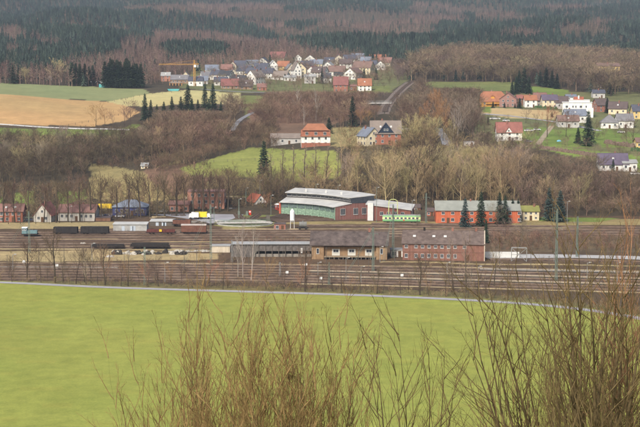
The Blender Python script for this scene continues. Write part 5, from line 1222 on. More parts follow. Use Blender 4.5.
SL = ['far left before the red house', 'second from left before the red house', 'between red house and white gable', 'before the left half of the white gable', 'right beside the white gable', 'before the left end of the white terrace', 'left of the middle of the white terrace', 'right of the middle of the white terrace', 'before the right end of the white terrace', 'before the left end of the blue hall', 'before the middle of the blue hall', 'before the right end of the blue hall', 'just right of the blue hall', 'midway between blue hall and pink buildings', 'left before the low pink building', 'before the low pink building', 'right before the low pink building', 'where the two pink buildings meet', 'left before the tall pink block', 'before the middle of the tall pink block', 'right before the tall pink block', 'just right of the tall pink block']
for px, sl in zip((3,15,29,44,56,68,80,90,101,117,129,141,150,157,165,176,184,193,203,210,219,228), SL):
    tree_at(px, 222.5-max(0, px-60)*.055, RT.uniform(32, 40), 'street', 'brown', 'bare dark street tree '+sl, 'street trees before the left houses', r=RT)
for (px, h_), sl in zip(((234,34),(241,30),(252,34),(264,40),(271,36),(279,34),(287,36)), ['leftmost, nearest the pink block', 'second from the pink block', 'before the bright red roof', 'right of the bright red roof', 'left of the small red locomotive', 'behind the small red locomotive', 'at the left corner of the roundhouse']):
    tree_at(px, 207.5, h_, 'tall', 'brown', 'tall bare tree '+sl, 'trees left of the roundhouse', r=RT)
for (px, h_), sl in zip(((272,38),(283,40),(294,42),(304,43),(315,44),(327,42),(338,40),(345,38)), ['leftmost', 'second from left', 'third from left', 'fourth from left', 'fourth from right', 'third from right', 'second from right', 'rightmost']):
    g = Vector(((px-320)/F*700, 700+RT.uniform(-4, 4), 0)); tree(g.x, g.y, h_*700/F*1.06, 'poplar', 'grey', sl+' slim bare poplar in the row before the bright green strip', 'poplars before the green strip', name='poplar_tree', wid=1.7, r=RT)
for px, py, h_ in ((8,224,26),(21,224,24),(35,224,22),(49,224,18),(61,223,22),(73,223,24),(86,222,20),(95,222,26),(110,221,22),(123,219,22),(135,218,20),(170,215,24),(179,215,26),(190,214,30),(199,213,28),(206,213,32),(214,213,30),(222,213,28)):
    tree_at(px+RT.uniform(-1.5, 1.5), py, h_*RT.uniform(.8, 1.1), 'small', RT.choice(['brown', 'purple', 'dark']), 'small bare tree or bush in front of the left houses and pink buildings', 'small trees before the left houses', r=RT)
# woodland of tall olive trees behind the railway, brown wood to the right, dark wood to the left
def wood(img, n, mind, seed, hm, styles, tws, label, group, behind=0):
    for X, Y in scatter_poly(img, n, mind, seed):
        h_ = fit(X, Y, RT.uniform(*hm))
        if h_ < 4: continue
        tree(X, Y+behind, h_, RT.choice(styles), RT.choice(tws), label, group, r=RT)
wood([(345,209),(520,209),(530,196),(500,180),(350,176)], 62, 5, 1, (17, 24), ['tall', 'tall', 'broad'], ['olive', 'olive', 'grey'], 'tall olive twigged bare tree in the wood right behind the roundhouse and orange building', 'olive wood behind the railway')
wood([(520,213),(700,213),(700,178),(600,180),(540,185),(510,195)], 44, 6, 2, (11, 17), ['broad', 'small', 'tall'], ['brown', 'purple', 'brown', 'olive'], 'brown bare tree in the wood between the right railway tracks and the purple roofed house', 'brown wood at right')
wood([(-40,183),(90,180),(92,166),(150,160),(180,150),(150,140),(-40,148)], 62, 7, 3, (10, 16), ['broad', 'broad', 'tall'], ['brown', 'dark', 'grey', 'olive', 'brown'], 'bare tree in the wood between the left fields and the valley houses', 'wood below the left fields')
wood([(340,150),(500,150),(510,165),(470,182),(340,178)], 34, 7, 4, (13, 19), ['tall', 'broad'], ['olive', 'grey', 'brown'], 'greyish bare tree on the wooded slope below the red brick house', 'trees below the red brick house')
NT_INDIV = NTREE
# special single trees
tree_at(96,126.5,18,'broad','rust','rust brown oak standing alone beside the farm track','',name='oak_tree',wid=1.15,r=RT); tree_at(105,126.5,15,'broad','rust','smaller rust brown oak touching the lone oak on its right','',name='oak_tree',r=RT)
tree_at(113,127.5,14,'small','purple','thin bare tree right of the two oaks by the farm track',r=RT); tree_at(131,127,22,'broad','purple','pinkish bare tree left of the spruce at the field edge',r=RT); tree_at(124,127,17,'broad','purple','small pinkish bare tree at the end of the stubble field',r=RT)
tree_at(56,84.5,20,'broad','olive','broad yellowish bare tree at the far edge of the green field',wid=1.2,r=RT); tree_at(26,84,13,'broad','olive','olive bare tree at the far field edge, left',wid=1.3,r=RT); tree_at(7,83.5,18,'broad','purple','reddish bare tree at the far field edge by the left picture edge',r=RT)
tree_at(434,139,42,'tall','rust','tall rust coloured larch above the hill road, left one',name='larch_tree',wid=1.0,r=RT); tree_at(443,141,36,'tall','rust','rust coloured larch directly above the hill road',name='larch_tree',wid=.9,r=RT); tree_at(428,138,32,'tall','rust','shorter rust coloured larch left of the hill road pair',name='larch_tree',r=RT)
for i, (px, py, h_, lab) in enumerate(((420,138,26,'rusty larch at the left end of the larch group'), (438,134,38,'rusty larch between the two tallest larches'), (449,139,28,'rusty larch at the right end of the larch group'), (415,142,20,'low rusty tree left of the larch group'))): tree_at(px, py, h_, 'tall', 'rust', lab, name='larch_tree', r=RT)
for i, (px, py, h_, lab) in enumerate(((462,142,36,'greyish bare tree behind the white stemmed birches'), (470,139,30,'greyish bare tree right of the white stemmed birches'), (404,135,24,'brown bare tree above the pale bridge'), (412,132,24,'brown bare tree behind the green bridge railing'), (396,118,20,'brown bare tree right of the railway cutting'), (376,112,16,'brown bare tree left of the railway cutting'))): tree_at(px, py, h_, 'broad', 'brown' if i > 1 else 'grey', lab, r=RT)
tree_at(453,147,36,'birch','pale','white stemmed birch right of the hill road',name='birch_tree',r=RT)
tree_at(457,146,38,'birch','pale','taller white stemmed birch right of the hill road',name='birch_tree',r=RT)
tree_at(361,126,13,'broad','rust','rusty leaved small tree left above the red brick house, left one',name='beech_tree',r=RT); tree_at(367,125,12,'broad','rust','rusty leaved small tree nearest the red brick house',name='beech_tree',r=RT)
tree_at(267,210,14,'small','rust','small orange leaved tree right of the bright red roofed house',name='beech_tree',wid=1.2,r=RT)
for i, (px, py, h_, tw_, lab) in enumerate(((547,137,26,'rust','brown bare tree between the parked cars and the grey red roofed house'), (526,123,13,'grey','small bare tree on the dry field edge'), (566,137,22,'brown','bare tree on the lawn in front of the red brown roofed house'), (594,141,17,'brown','bare tree between tall spruce and the joined white houses'), (633,146,22,'brown','bushy bare tree at the right edge above the hedge'), (627,145,16,'brown','bushy bare tree left of the one at the right edge'), (595,159,13,'grey','small spreading fruit tree on the bright grass slope'), (480,117,16,'brown','bare tree at the left end of the dry field'), (477,137,20,'brown','bare tree left of the red roofed cottage'), (485,143,20,'brown','low bare tree at the cottage corner'), (525,155,20,'olive','olive bare tree below the garden path'))):
    tree_at(px, py, h_, 'broad', tw_, lab, r=RT)
tree_at(520,247,22,'broad','grey','bare willow right of the brown brick building',wid=1.1,r=RT); tree_at(497,228,20,'broad','grey','bare willow before the right end of the orange building',wid=1.1,r=RT); tree_at(505,240,17,'broad','purple','reddish bare bush tree beside the brick building gable',wid=1.2,r=RT)
g = gp(411, 170); tree(g.x, 690, 24, 'broad', 'dark', 'big dark spreading tree behind the workshop annex', wid=1.2, r=RT)
for px, py, h_, lab in ((300,118,26,'bare white stemmed birch behind the orange roofed villa, left'), (316,121,30,'bare white stemmed birch behind the orange roofed villa, right'), (304,125,18,'short white stemmed birch above the long barn')):
    tree_at(px, py, h_, 'birch', 'pale', lab, name='birch_tree', r=RT)

# --- conifers
def conifer_mesh(seed, h=16., w_=3.4, whorls=22, per=9, base=.08, dens=1.0):
    r = np.random.default_rng(seed); V, T = [], []; n = 0
    for k in range(whorls):
        t = base+(1-base)*(k/whorls); rad = w_*(1-t)**.8*r.uniform(.82, 1.12)+.15; z = h*t
        for j in range(per):
            a = 2*math.pi*(j+r.uniform(0, 1))/per+k; L = rad*r.uniform(.75, 1.15); droop = L*r.uniform(.12, .42); d = np.array([math.cos(a), math.sin(a), 0]); s = np.array([-d[1], d[0], 0])
            m_ = max(3, int(L/.5*dens))
            for i in range(m_):
                f = (i+.6)/m_; c = d*L*f+np.array([0, 0, z-droop*f*f+r.uniform(-.12, .12)]); wd = (.50+.55*(1-f))*r.uniform(.6, 1.3); ln = L/m_*r.uniform(1.1, 1.9)
                tw_ = r.uniform(-.5, .5); sz = np.array([0, 0, tw_])
                P = [c-d*ln*.4, c+(s+sz)*wd-d*ln*.1+np.array([0, 0, -r.uniform(.05, .35)]), c+d*ln*.7+np.array([0, 0, -.12]), c-(s+sz)*wd-d*ln*.1+np.array([0, 0, -r.uniform(.05, .35)])]
                V += P; T.append((n, n+1, n+2, n+3)); n += 4
    for j in range(8):   # leader
        a = j*2.4; V += [(0, 0, h*1.03), (.18*math.cos(a), .18*math.sin(a), h*.96), (.35*math.cos(a+.5), .35*math.sin(a+.5), h*.92), (0, 0, h*.94)]; T.append((n, n+1, n+2, n+3)); n += 4
    return np.array(V, float), np.array(T)
M_con = mat('spruce_needles', (.024,.040,.024), col2=(.034,.056,.030), var=.35, scale=1.2, objvar=.25, rough=.9, spec=.1)
M_pine = mat('pine_needles', (.030,.042,.024), col2=(.038,.055,.03), var=.35, scale=1.2, objvar=.2, rough=.9, spec=.1)
M_blue = mat('blue_spruce_needles', (.035,.058,.052), col2=(.055,.085,.075), var=.3, scale=1.2, objvar=.2, rough=.9, spec=.1)
CON = []
for i in range(3):
    V, T = conifer_mesh(i, per=10); CON.append(mesh_np('crown', V, [T], [M_con]))
tv, tq = seg_mesh([(np.zeros(3), np.array([0, 0, 15.5]), .24, .03, 0)], 6); CT = mesh_np('trunk', tv, [tq], [M_bt])
PIN = []
for i in range(2):
    V, T = conifer_mesh(40+i, h=16, w_=4.2, whorls=24, per=11, base=.12)
    V[:, :2] *= np.interp(V[:, 2], [0, 2, 8, 13, 16.6], [.5, .7, 1.0, 1.2, 1.25])[:, None]; PIN.append(mesh_np('crown', V, [T], [M_pine]))
BLU = CON[0].copy(); BLU.materials.clear(); BLU.materials.append(M_blue)
def conifer(px, py, hpx, label, wid=1.0, kind='spruce', group=None):
    g = gp(px, py); s = hpx*g.y/F/16.3; me = {'spruce': CON, 'pine': PIN, 'blue': [BLU]}[kind]; me = RT.choice(me)
    t = bpy.data.objects.new({'pine': 'pine_tree'}.get(kind, 'spruce_tree'), None); C.objects.link(t); t.location = g; t.scale = (s*wid, s*wid, s); t.rotation_euler = (0, 0, RT.uniform(0, 6)); tag(t, label, 'tree', group)
    link('trunk', CT, t); link('crown', me, t)
conifer(264,182,43,'large solitary dark spruce in the middle of the green strip',1.05)
conifer(145,121,28,'dark spruce at the right end of the orange stubble field',1.0); conifer(151,121,22,'shorter spruce behind the one at the stubble field end',.9)
for px, py, h_, w_, lab in ((188,112,28,1.3,'bushy dark conifer below the crane, leftmost of three'), (205,108,25,1.0,'slim dark spruce below the village, middle of three'), (213,110,27,1.1,'dark spruce below the village, rightmost of three'), (172,116,20,1.1,'dark conifer in the wood left of the crane conifers'), (164,121,20,1.1,'low dark conifer above the left wood edge'), (198,117,18,1.1,'low bushy conifer under the middle spruce'), (221,117,16,1.1,'dark short conifer right of the three spruces'), (181,116,20,1.3,'dark conifer low between the left bushy one and the wood'), (192,118,20,1.2,'short conifer filling the gap right below the bushy one'), (157,119,15,1.1,'small dark conifer right of the two at the stubble field'), (209,118,20,1.2,'short conifer in front of the two right spruces')):
    conifer(px, py, h_, lab, w_)
conifer(352.5,127,32,'pointed spruce right of the orange roofed villa, on the slope',.95); conifer(329,134,17,'dark blue green conifer touching the orange roofed villa',1.5)
conifer(588,146,36,'tall dark spruce in the middle of the hamlet lawn',1.15); conifer(578,143.5,17,'small conifer left of the tall spruce on the lawn',1.3); conifer(607,113,16,'dark conifer right of the big white villa',1.1); conifer(633,117,13,'dark conifer at the right edge behind the yellow house',1.5)
conifer(493,108,7,'small round conifer before the orange house',1.6); conifer(519.5,108.5,11,'conifer between brick gable house and the hamlet row',1.4); conifer(515,108,5,'tiny conifer before the brick gable house',1.5); conifer(504.5,108,6,'little conifer at the left corner of the brick gable house',1.4); conifer(552,117,6,'small dark conifer at the left of the red brown roofed house',1.3)
conifer(477,121,12,'dark conifer at the left of the pale trailer',1.0); conifer(488,125,9,'small dark conifer left of the red roofed cottage',1.1); conifer(613,176,18,'dark conifer in front of the purple roofed house',.9)
for px, py, h_, w_, lab, kd in ((465,228,31,1.1,'grey green spruce before the orange building, leftmost','blue'), (481,226,36,.95,'tall slim spruce before the orange building','spruce'), (499.5,224,33,1.0,'dark spruce before the pale roof of the orange building','spruce'), (505,224,30,1.0,'spruce touching its left neighbour before the pale roof','spruce'), (512.5,222,24,.95,'smaller spruce left of the cream house','spruce'), (518,222,24,.95,'smaller spruce nearest the cream house','spruce'), (486,243,24,.8,'narrow spruce beside the gable of the brown brick building','spruce'), (549,221,35,1.05,'dark spruce right of the cream house, left of pair','blue'), (560,222,33,1.25,'blue spruce right of the cream house, right of pair','blue'), (449,222,7,1.5,'little dark shrub conifer at the orange building wall','spruce')):
    conifer(px, py, h_, lab, w_, kd)
for i, px in enumerate((72,76,80,85,89,93)): conifer(px, 86-(i % 2)*.5, 22+RT.uniform(-2, 2), 'dark pine of the left narrow block at the far edge of the green field', 1.0, 'pine', 'pines of the left narrow block')
for i, px in enumerate((105,109,113,117,121,125,129,133,137,141,111,119,127,135)): conifer(px, 88-(i > 9)*1.0, 28+RT.uniform(-2, 2)-(px > 132)*3, 'tall dark pine of the right block beyond the green field', RT.uniform(.8,1.15), 'pine', 'pines of the right dense block')
conifer(13,84,20,'pointed spruce at the far edge of the green field, left',1.0); conifer(18,83,14,'small spruce beside the pointed one at the far field edge',1.0)
conifer(322,84,17,'narrow dark conifer between the houses of the village',.7); conifer(281,79.5,8,'bushy green conifer before the yellow village house',1.6); conifer(285,80.5,7,'dark green bush conifer right of the yellow village house front',1.7)
conifer(364,79,10,'dark conifer behind the red roofed front pair of the village',1.6); conifer(376,80,13,'dark conifer at the right side of the village',1.2); conifer(371,86,8,'low conifer right of the front pair',1.5); conifer(294,66,9,'small conifer in the top row of the village',1.2); conifer(424,60,10,'lone dark spruce standing out of the brown hill wood',1.1); conifer(407,64,10,'dark spruce at the edge of the hill wood above the line',1.2)
for i, (px, py, h_) in enumerate(((519,92,22),(524,93,26),(516,94,18),(529,94,18),(540,86,16),(546,87,20),(552,88,18),(557,89,16),(512,95,14))): conifer(px, py, h_, 'dark conifer of the two clumps on the hill above the hamlet', 1.2, 'spruce', 'conifer clumps above the hamlet')

# --- merged woodland masses and undergrowth (nobody could count these)
def low_bare(seed, style):
    if style == 'round': spec = [dict(seg=4, kids=13, ratio=.5, ang=.85, start=.2, prof=rounded, tap=.8, wig=.5), dict(seg=2, kids=8, ratio=.55, ang=.7, rr=.5), dict(seg=1, kids=4, ratio=.6, ang=.6, rmin=.06), dict(seg=1, rmin=.055)]; h = 13
    elif style == 'larch': spec = [dict(seg=3, kids=24, ratio=.17, ang=1.0, start=.25, prof=lambda t: 1.25-t, tap=.9, wig=.1), dict(seg=1, kids=5, ratio=.6, ang=.6, rr=.4, rmin=.09), dict(seg=1, rmin=.10)]; h = 18
    elif style == 'shrub': spec = [dict(seg=2, kids=9, ratio=.7, ang=.7, start=.05, tap=.8), dict(seg=1, kids=6, ratio=.55, ang=.6, rr=.6, rmin=.03), dict(seg=1, rmin=.03)]; h = 2.6
    segs = grow(seed, h, {'round': .22, 'larch': .2, 'shrub': .05}[style], spec, trop=.15)
    return join([seg_mesh([s for s in segs if s[4] == 0], 3), seg_mesh([s for s in segs if s[4] > 0], 2)])
def far_con(seed, h=18., n=5, k=6, w_=5.4):
    r = np.random.default_rng(seed); V, Q = [], []; m_ = 0
    for L in range(n):
        t = .12+.88*L/n; z1 = h*min(1.02, t+.24); rad = w_*(1-t)**.85+.25
        for j in range(k):
            a = 2*math.pi*(j+r.uniform(-.3, .3))/k+L*.7; q = rad*r.uniform(.7, 1.25); b_ = a+.42; c_ = a-.42; z0 = h*t-r.uniform(0, .6)
            V += [(0, 0, z1), (q*.7*math.cos(c_), q*.7*math.sin(c_), z0+.7), (q*math.cos(a), q*math.sin(a), z0-.3), (q*.7*math.cos(b_), q*.7*math.sin(b_), z0+.7)]; Q.append((m_, m_+1, m_+2, m_+3)); m_ += 4
    return np.array(V), np.array(Q)
def merge(name, protos, XY, hs, m, wid=1.0, label=None, cat=None, seed=0, zoff=-.2, tintf=None, kind='stuff'):
    r = np.random.default_rng(seed); X, Y = XY[:, 0], XY[:, 1]; Z = terr(X, Y)+zoff; n = len(X); pi = r.integers(0, len(protos), n); rot = r.uniform(0, 6.283, n)
    tint = r.uniform(0, 1, n) if tintf is None else np.clip(tintf(X, Y)+r.normal(0, .28, n), 0, 1); Vs, Qs, As, o = [], [], [], 0
    for k, (v, q, h0) in enumerate(protos):
        s_ = np.nonzero(pi == k)[0]
        if not len(s_): continue
        sc = (hs[s_]/h0)[:, None]; c, s = np.cos(rot[s_])[:, None], np.sin(rot[s_])[:, None]; wd = wid*r.uniform(.85, 1.2, len(s_))[:, None]
        VX = (v[None, :, 0]*c-v[None, :, 1]*s)*sc*wd+X[s_][:, None]; VY = (v[None, :, 0]*s+v[None, :, 1]*c)*sc*wd+Y[s_][:, None]; VZ = v[None, :, 2]*sc+Z[s_][:, None]
        Vs.append(np.stack([VX, VY, VZ], -1).reshape(-1, 3)); Qs.append((q[None]+(np.arange(len(s_))*len(v))[:, None, None]+o).reshape(-1, 4)); As.append(np.repeat(tint[s_], len(v))); o += len(v)*len(s_)
    ob = link(name, mesh_np(name, np.concatenate(Vs), [np.concatenate(Qs)], [m], attr=np.concatenate(As))); tag(ob, label, cat, None, kind); return ob
def m_mass(name, c, c2, v=.3, sc=.25): return mat(name, c, col2=c2, var=.25, scale=sc, attr='tint', rough=.95, spec=.05, objvar=v)
def grid_pts(Y0, Y1, spacing, seed, grow_=0.0, margin=40):
    r = np.random.default_rng(seed); out = []; Y = Y0
    while Y < Y1:
        sp = spacing*(1+grow_*(Y-Y0)/(Y1-Y0)); hw_ = (320+margin)/F*Y; n = int(2*hw_/sp)
        x = (np.arange(n)+.5)/n*2*hw_-hw_+r.uniform(-.45, .45, n)*sp; y = Y+r.uniform(-.5, .5, n)*sp; out.append(np.stack([x, y], -1)); Y += sp*.95
    return np.concatenate(out)
FP = grid_pts(1190, 4300, 6.1, 5, 1.0, 75)
pxf, pyf = proj(FP[:, 0], FP[:, 1], terr(FP[:, 0], FP[:, 1])+6)
def blob(cx, cy, rx, ry, tilt=0.0):
    dx = pxf-cx; dy = pyf-cy-tilt*dx; w_ = nz(FP[:, 0], FP[:, 1], .012, 31)*.25; return (dx/rx)**2+(dy/ry)**2 < 1+w_*1.6
con = np.ones(len(FP), bool)
# pink-brown larch and beech stands, read off the photograph (picture rows of the far slope)
for a in ((310,14,90,5,.02),(455,9,50,3.5),(180,6,60,4),(520,33,22,3),(430,17,40,4),(10,33,16,6),(36,36,7,2.6),(50,42,12,4.5),(12,50,7,3),(33,51,6,2.5),(150,48,32,11,.05),(130,57,16,6),(178,36,26,8,.1),(212,40,32,10,.15),(260,50,60,12,.08),(200,12,46,6,.06),(262,22,22,4,.1),(265,6,40,3.5),(285,30,34,4,.1),(380,18,64,8,.03),(430,6,22,4),(345,27,40,6),(400,30,40,6,-.05),(300,16,30,3.5),(505,15,30,3,.02),(571,27,11,5),(590,27,10,5),(604,29,7,3),(560,6,40,2.2),(300,58,60,7),(240,60,50,8),(150,66,80,12),(605,21,18,2),(75,22,14,2),(120,27,14,2.5)):
    con &= ~blob(*a)
con &= ~((pyf > 71+3*nz(FP[:, 0], FP[:, 1], .01, 71)) & (pxf < 105))
for a in ((195,50,34,7.5),(225,25,60,8,.22),(330,7,46,3,.0)): con |= blob(*a)
# larger natural patchiness
pn = nz(FP[:, 0], FP[:, 1], .004, 44)+.5*nz(FP[:, 0], FP[:, 1], .015, 45)
con &= ~((pn > .95) & (pyf < 60)); 
edge = nz(FP[:, 0], FP[:, 1], .03, 46); con ^= (np.random.default_rng(3).uniform(0, 1, len(FP)) < .035)
# where the forest begins: near edge row per column
near_edge = np.interp(pxf, [-60, 0, 60, 100, 145, 160, 200, 240, 300, 340, 390, 410, 440, 475, 520, 560, 640, 700], [81, 81, 81, 79, 80, 74, 66, 62, 57, 57, 58, 64, 60, 52, 50, 52, 58, 58])
keep = pyf < near_edge+edge*1.5
# clearings
keep &= ~blob(333,27.5,22,1.8,-.12); keep &= ~(blob(560,14.5,60,.6,.01)); keep &= ~blob(150,8.5,150,.7,.03)
CP = [far_con(i)+(18.,) for i in range(4)]
LP = [low_bare(60+i, 'larch')+(18.,) for i in range(4)]
BP = [low_bare(70+i, 'round')+(13.,) for i in range(5)]
SP = [low_bare(80+i, 'shrub')+(2.6,) for i in range(4)]
r_ = np.random.default_rng(11)
tf = lambda X, Y: .5+.28*nz(X, Y, .008, 51)
a = FP[keep & con]; merge('conifer_forest', CP, a, r_.uniform(.75, 1.2, len(a))*np.interp(a[:, 1], [1200, 1900, 2500, 4300], [13, 12, 9.5, 11])*(1+.12*nz(a[:, 0], a[:, 1], .006, 52)), m_mass('forest_needles', (.024,.036,.028), (.036,.050,.036), .55, .05), 1.05, 'dark conifer forest covering the far slopes', 'forest', 1, tintf=tf)
a = FP[keep & ~con]; merge('larch_forest', LP, a, r_.uniform(.7, 1.2, len(a))*np.interp(a[:, 1], [1200, 1900, 2500, 4300], [14, 12, 10, 13]), m_mass('larch_twigs', (.155,.105,.088), (.195,.135,.105), .45, .05), 1.5, 'pinkish brown leafless larch and beech stands on the far slopes', 'forest', 2, tintf=tf)
print('far trees', keep.sum(), 'con', (keep & con).sum())
def mass(name, img, spacing, hr, m, label, protos=None, wid=1.15, seed=0, cat='wood', dens=1.0, capped=True):
    P = zone(img); A = np.array(P); Y0, Y1 = math.exp(A[:, 1].min()/100), math.exp(A[:, 1].max()/100); g = grid_pts(Y0, Y1, spacing, seed, 0, 120)
    k = inpoly(320+g[:, 0]/g[:, 1]*F, np.log(g[:, 1])*100, A) & (np.random.default_rng(seed).uniform(0, 1, len(g)) < dens); g = g[k]
    if not len(g): print('empty', name); return
    hh = np.random.default_rng(seed+1).uniform(*hr, len(g))
    if capped: hh = np.array([fit(a_[0], a_[1], b_) for a_, b_ in zip(g, hh)]); g = g[hh > 1.2]; hh = hh[hh > 1.2]
    return merge(name, protos or BP, g, hh, m, wid, label, cat, seed, tintf=tf)
MB1 = m_mass('wood_twigs_brown', (.135,.098,.070), (.18,.132,.088), .45); MB2 = m_mass('wood_twigs_rust', (.175,.108,.08), (.205,.143,.093), .5); MB3 = m_mass('wood_twigs_olive', (.27,.205,.105), (.20,.15,.08), .4)
HW = [(405,80),(420,64),(460,58),(540,60),(700,66),(700,106),(640,104),(610,98),(560,88),(530,84),(480,82),(430,82)]
for nm_, lab_, c1_, c2_, hr_, dn_, sd_ in (('hill_wood', 'grey brown leafless wood on the hill above the hamlet', (.135,.10,.07), (.18,.135,.085), (9, 19), .42, 3), ('hill_wood', 'purplish dark leafless trees mixed into the wood on the hill', (.095,.068,.056), (.12,.085,.065), (8, 16), .42, 23), ('hill_wood', 'yellowish leafless trees mixed into the wood on the hill', (.19,.15,.085), (.22,.17,.10), (8, 17), .3, 33)):
    mass(nm_, HW, 9.0, hr_, m_mass('wood_twigs_hill%d' % sd_, c1_, c2_, .5), lab_, seed=sd_, wid=1.45, dens=dn_)
mass('hill_conifers', HW, 17, (9, 16), MATS['forest_needles'], 'small dark conifers scattered in the wood on the hill', CP, 1.1, 43, dens=.28)
mass('slope_scrub', [(148,170),(180,158),(225,146),(262,124),(275,124),(276,152),(250,149),(215,158),(180,168),(150,174)], 3.6, (2.5, 6), m_mass('scrub_twigs', (.125,.085,.06), (.17,.12,.075), .5), 'low leafless scrub along the upper edge of the green strip', seed=41, dens=.8, capped=False)
mass('bank_wood', [(515,217),(700,217),(700,203),(600,200),(520,204)], 4.2, (3, 8), m_mass('scrub_twigs', (.1,.1,.1), (.1,.1,.1)), 'leafless scrub at the foot of the brown wood at right', seed=42, dens=.8, capped=False)
mass('slope_scrub', [(92,163),(150,160),(200,157),(214,170),(180,173),(140,171),(96,168)], 3.4, (1.5, 4), MATS['scrub_twigs'], 'low leafless scrub along the top of the tan slope', SP, 1.5, 46, dens=.7, capped=False)
mass('slope_wood', [(240,108),(300,98),(330,97),(372,97),(384,112),(376,122),(352,128),(335,128),(320,124),(262,136),(225,150),(180,158),(150,162),(150,138),(178,126),(200,118),(225,130)], 6.5, (7, 13), MB2, 'reddish brown leafless wood on the slope below the village', seed=4)
mass('village_edge_wood', [(140,84),(170,86),(215,96),(245,96),(330,99),(345,94),(332,89),(262,95),(200,92),(160,82),(120,78),(110,82)], 7, (5, 9), MB2, 'leafless trees along the near edge of the village', seed=5, dens=.55)
mass('line_wood', [(392,112),(400,96),(410,88),(425,90),(470,92),(478,104),(474,140),(455,142),(450,128),(436,128),(432,142),(392,142),(388,124)], 6.5, (7, 14), MB1, 'leafless wood right of the climbing railway line', seed=6)
mass('line_wood', [(372,80),(398,70),(408,78),(398,88),(388,97),(380,100),(372,95),(386,88)], 6.5, (8, 13), m_mass('wood_twigs_purple', (.14,.10,.09), (.15,.11,.09)), 'leafless wood left of the climbing railway line', seed=16)
mass('left_wood', [(-40,186),(92,182),(94,166),(150,162),(182,152),(150,138),(128,142),(60,146),(-40,144)], 6, (6, 11), m_mass('wood_twigs_dark', (.080,.060,.043), (.145,.112,.07), .5), 'dense dark leafless wood between the left fields and the valley', seed=7)
mass('edge_wood', [(150,128),(180,112),(235,106),(238,118),(228,132),(200,130),(160,142)], 7, (7, 13), MB1, 'leafless wood below the three spruces', seed=8)
mass('right_wood', [(455,158),(500,150),(540,154),(580,160),(604,174),(700,178),(700,213),(520,213),(500,196),(460,180)], 6.5, (8, 14), MB1, 'leafless wood between the purple roofed house and the railway', seed=9)
mass('valley_wood', [(180,200),(345,208),(520,210),(510,180),(460,160),(455,145),(400,148),(345,150),(345,178),(430,184),(345,190),(280,185),(180,190)], 6.5, (7, 14), MB3, 'olive brown leafless wood behind the railway yard', seed=10)
mass('hamlet_shrubs', [(480,120),(560,124),(640,134),(640,166),(600,160),(540,150),(480,144)], 7, (2, 5), MB1, 'leafless garden shrubs among the hamlet houses', seed=12, dens=.28, capped=False)
mass('village_trees', [(205,62),(330,56),(395,60),(390,90),(330,92),(210,92)], 9.5, (4, 8), MB1, 'leafless garden trees between the village houses', seed=13, dens=.55, capped=False)
mass('undergrowth', [(-40,222),(120,219),(230,210),(285,212),(345,208),(700,214),(700,180),(500,186),(345,195),(230,190),(90,186),(-40,190)], 2.6, (1.5, 4), m_mass('undergrowth_twigs', (.15,.105,.07), (.20,.15,.08), .3), 'brown leafless undergrowth behind the railway', SP, 1.5, 14, 'undergrowth', .8, capped=False)
mass('bank_scrub', [(490,236),(720,236),(720,252),(490,251)], 2.2, (1, 3), m_mass('bank_twigs', (.16,.095,.065), (.17,.115,.075), .3), 'reddish brown scrub on the bank above the station road', SP, 1.4, 15, 'scrub', .8, capped=False)
mass('bank_scrub', [(205,238.5),(312,239),(312,242.4),(205,242.4)], 2.2, (.6, 1.6), MATS['bank_twigs'], 'reddish brown scrub behind the platform shed roof', SP, 1.4, 18, 'scrub', .8, capped=False)
mass('path_scrub', [(-100,281),(0,281.2),(100,285.6),(320,292.2),(460,297.8),(540,302.5),(640,315),(640,311),(540,299),(460,294.8),(320,289.6),(100,283),(-100,278.5)], 1.7, (.8, 2.6), m_mass('path_twigs', (.15,.11,.07), (.22,.165,.09), .3), 'dry brown scrub and grass along the meadow path', SP, 1.3, 16, 'scrub', .85, capped=False)
mass('yard_weeds', [(-100,280),(640,296),(640,262),(320,268),(200,252),(-100,250)], 4.5, (.4, 1.5), m_mass('weed_twigs', (.22,.165,.09), (.28,.21,.12), .3), 'dry weeds between the railway tracks', SP, 1.6, 17, 'weeds', .35, capped=False)
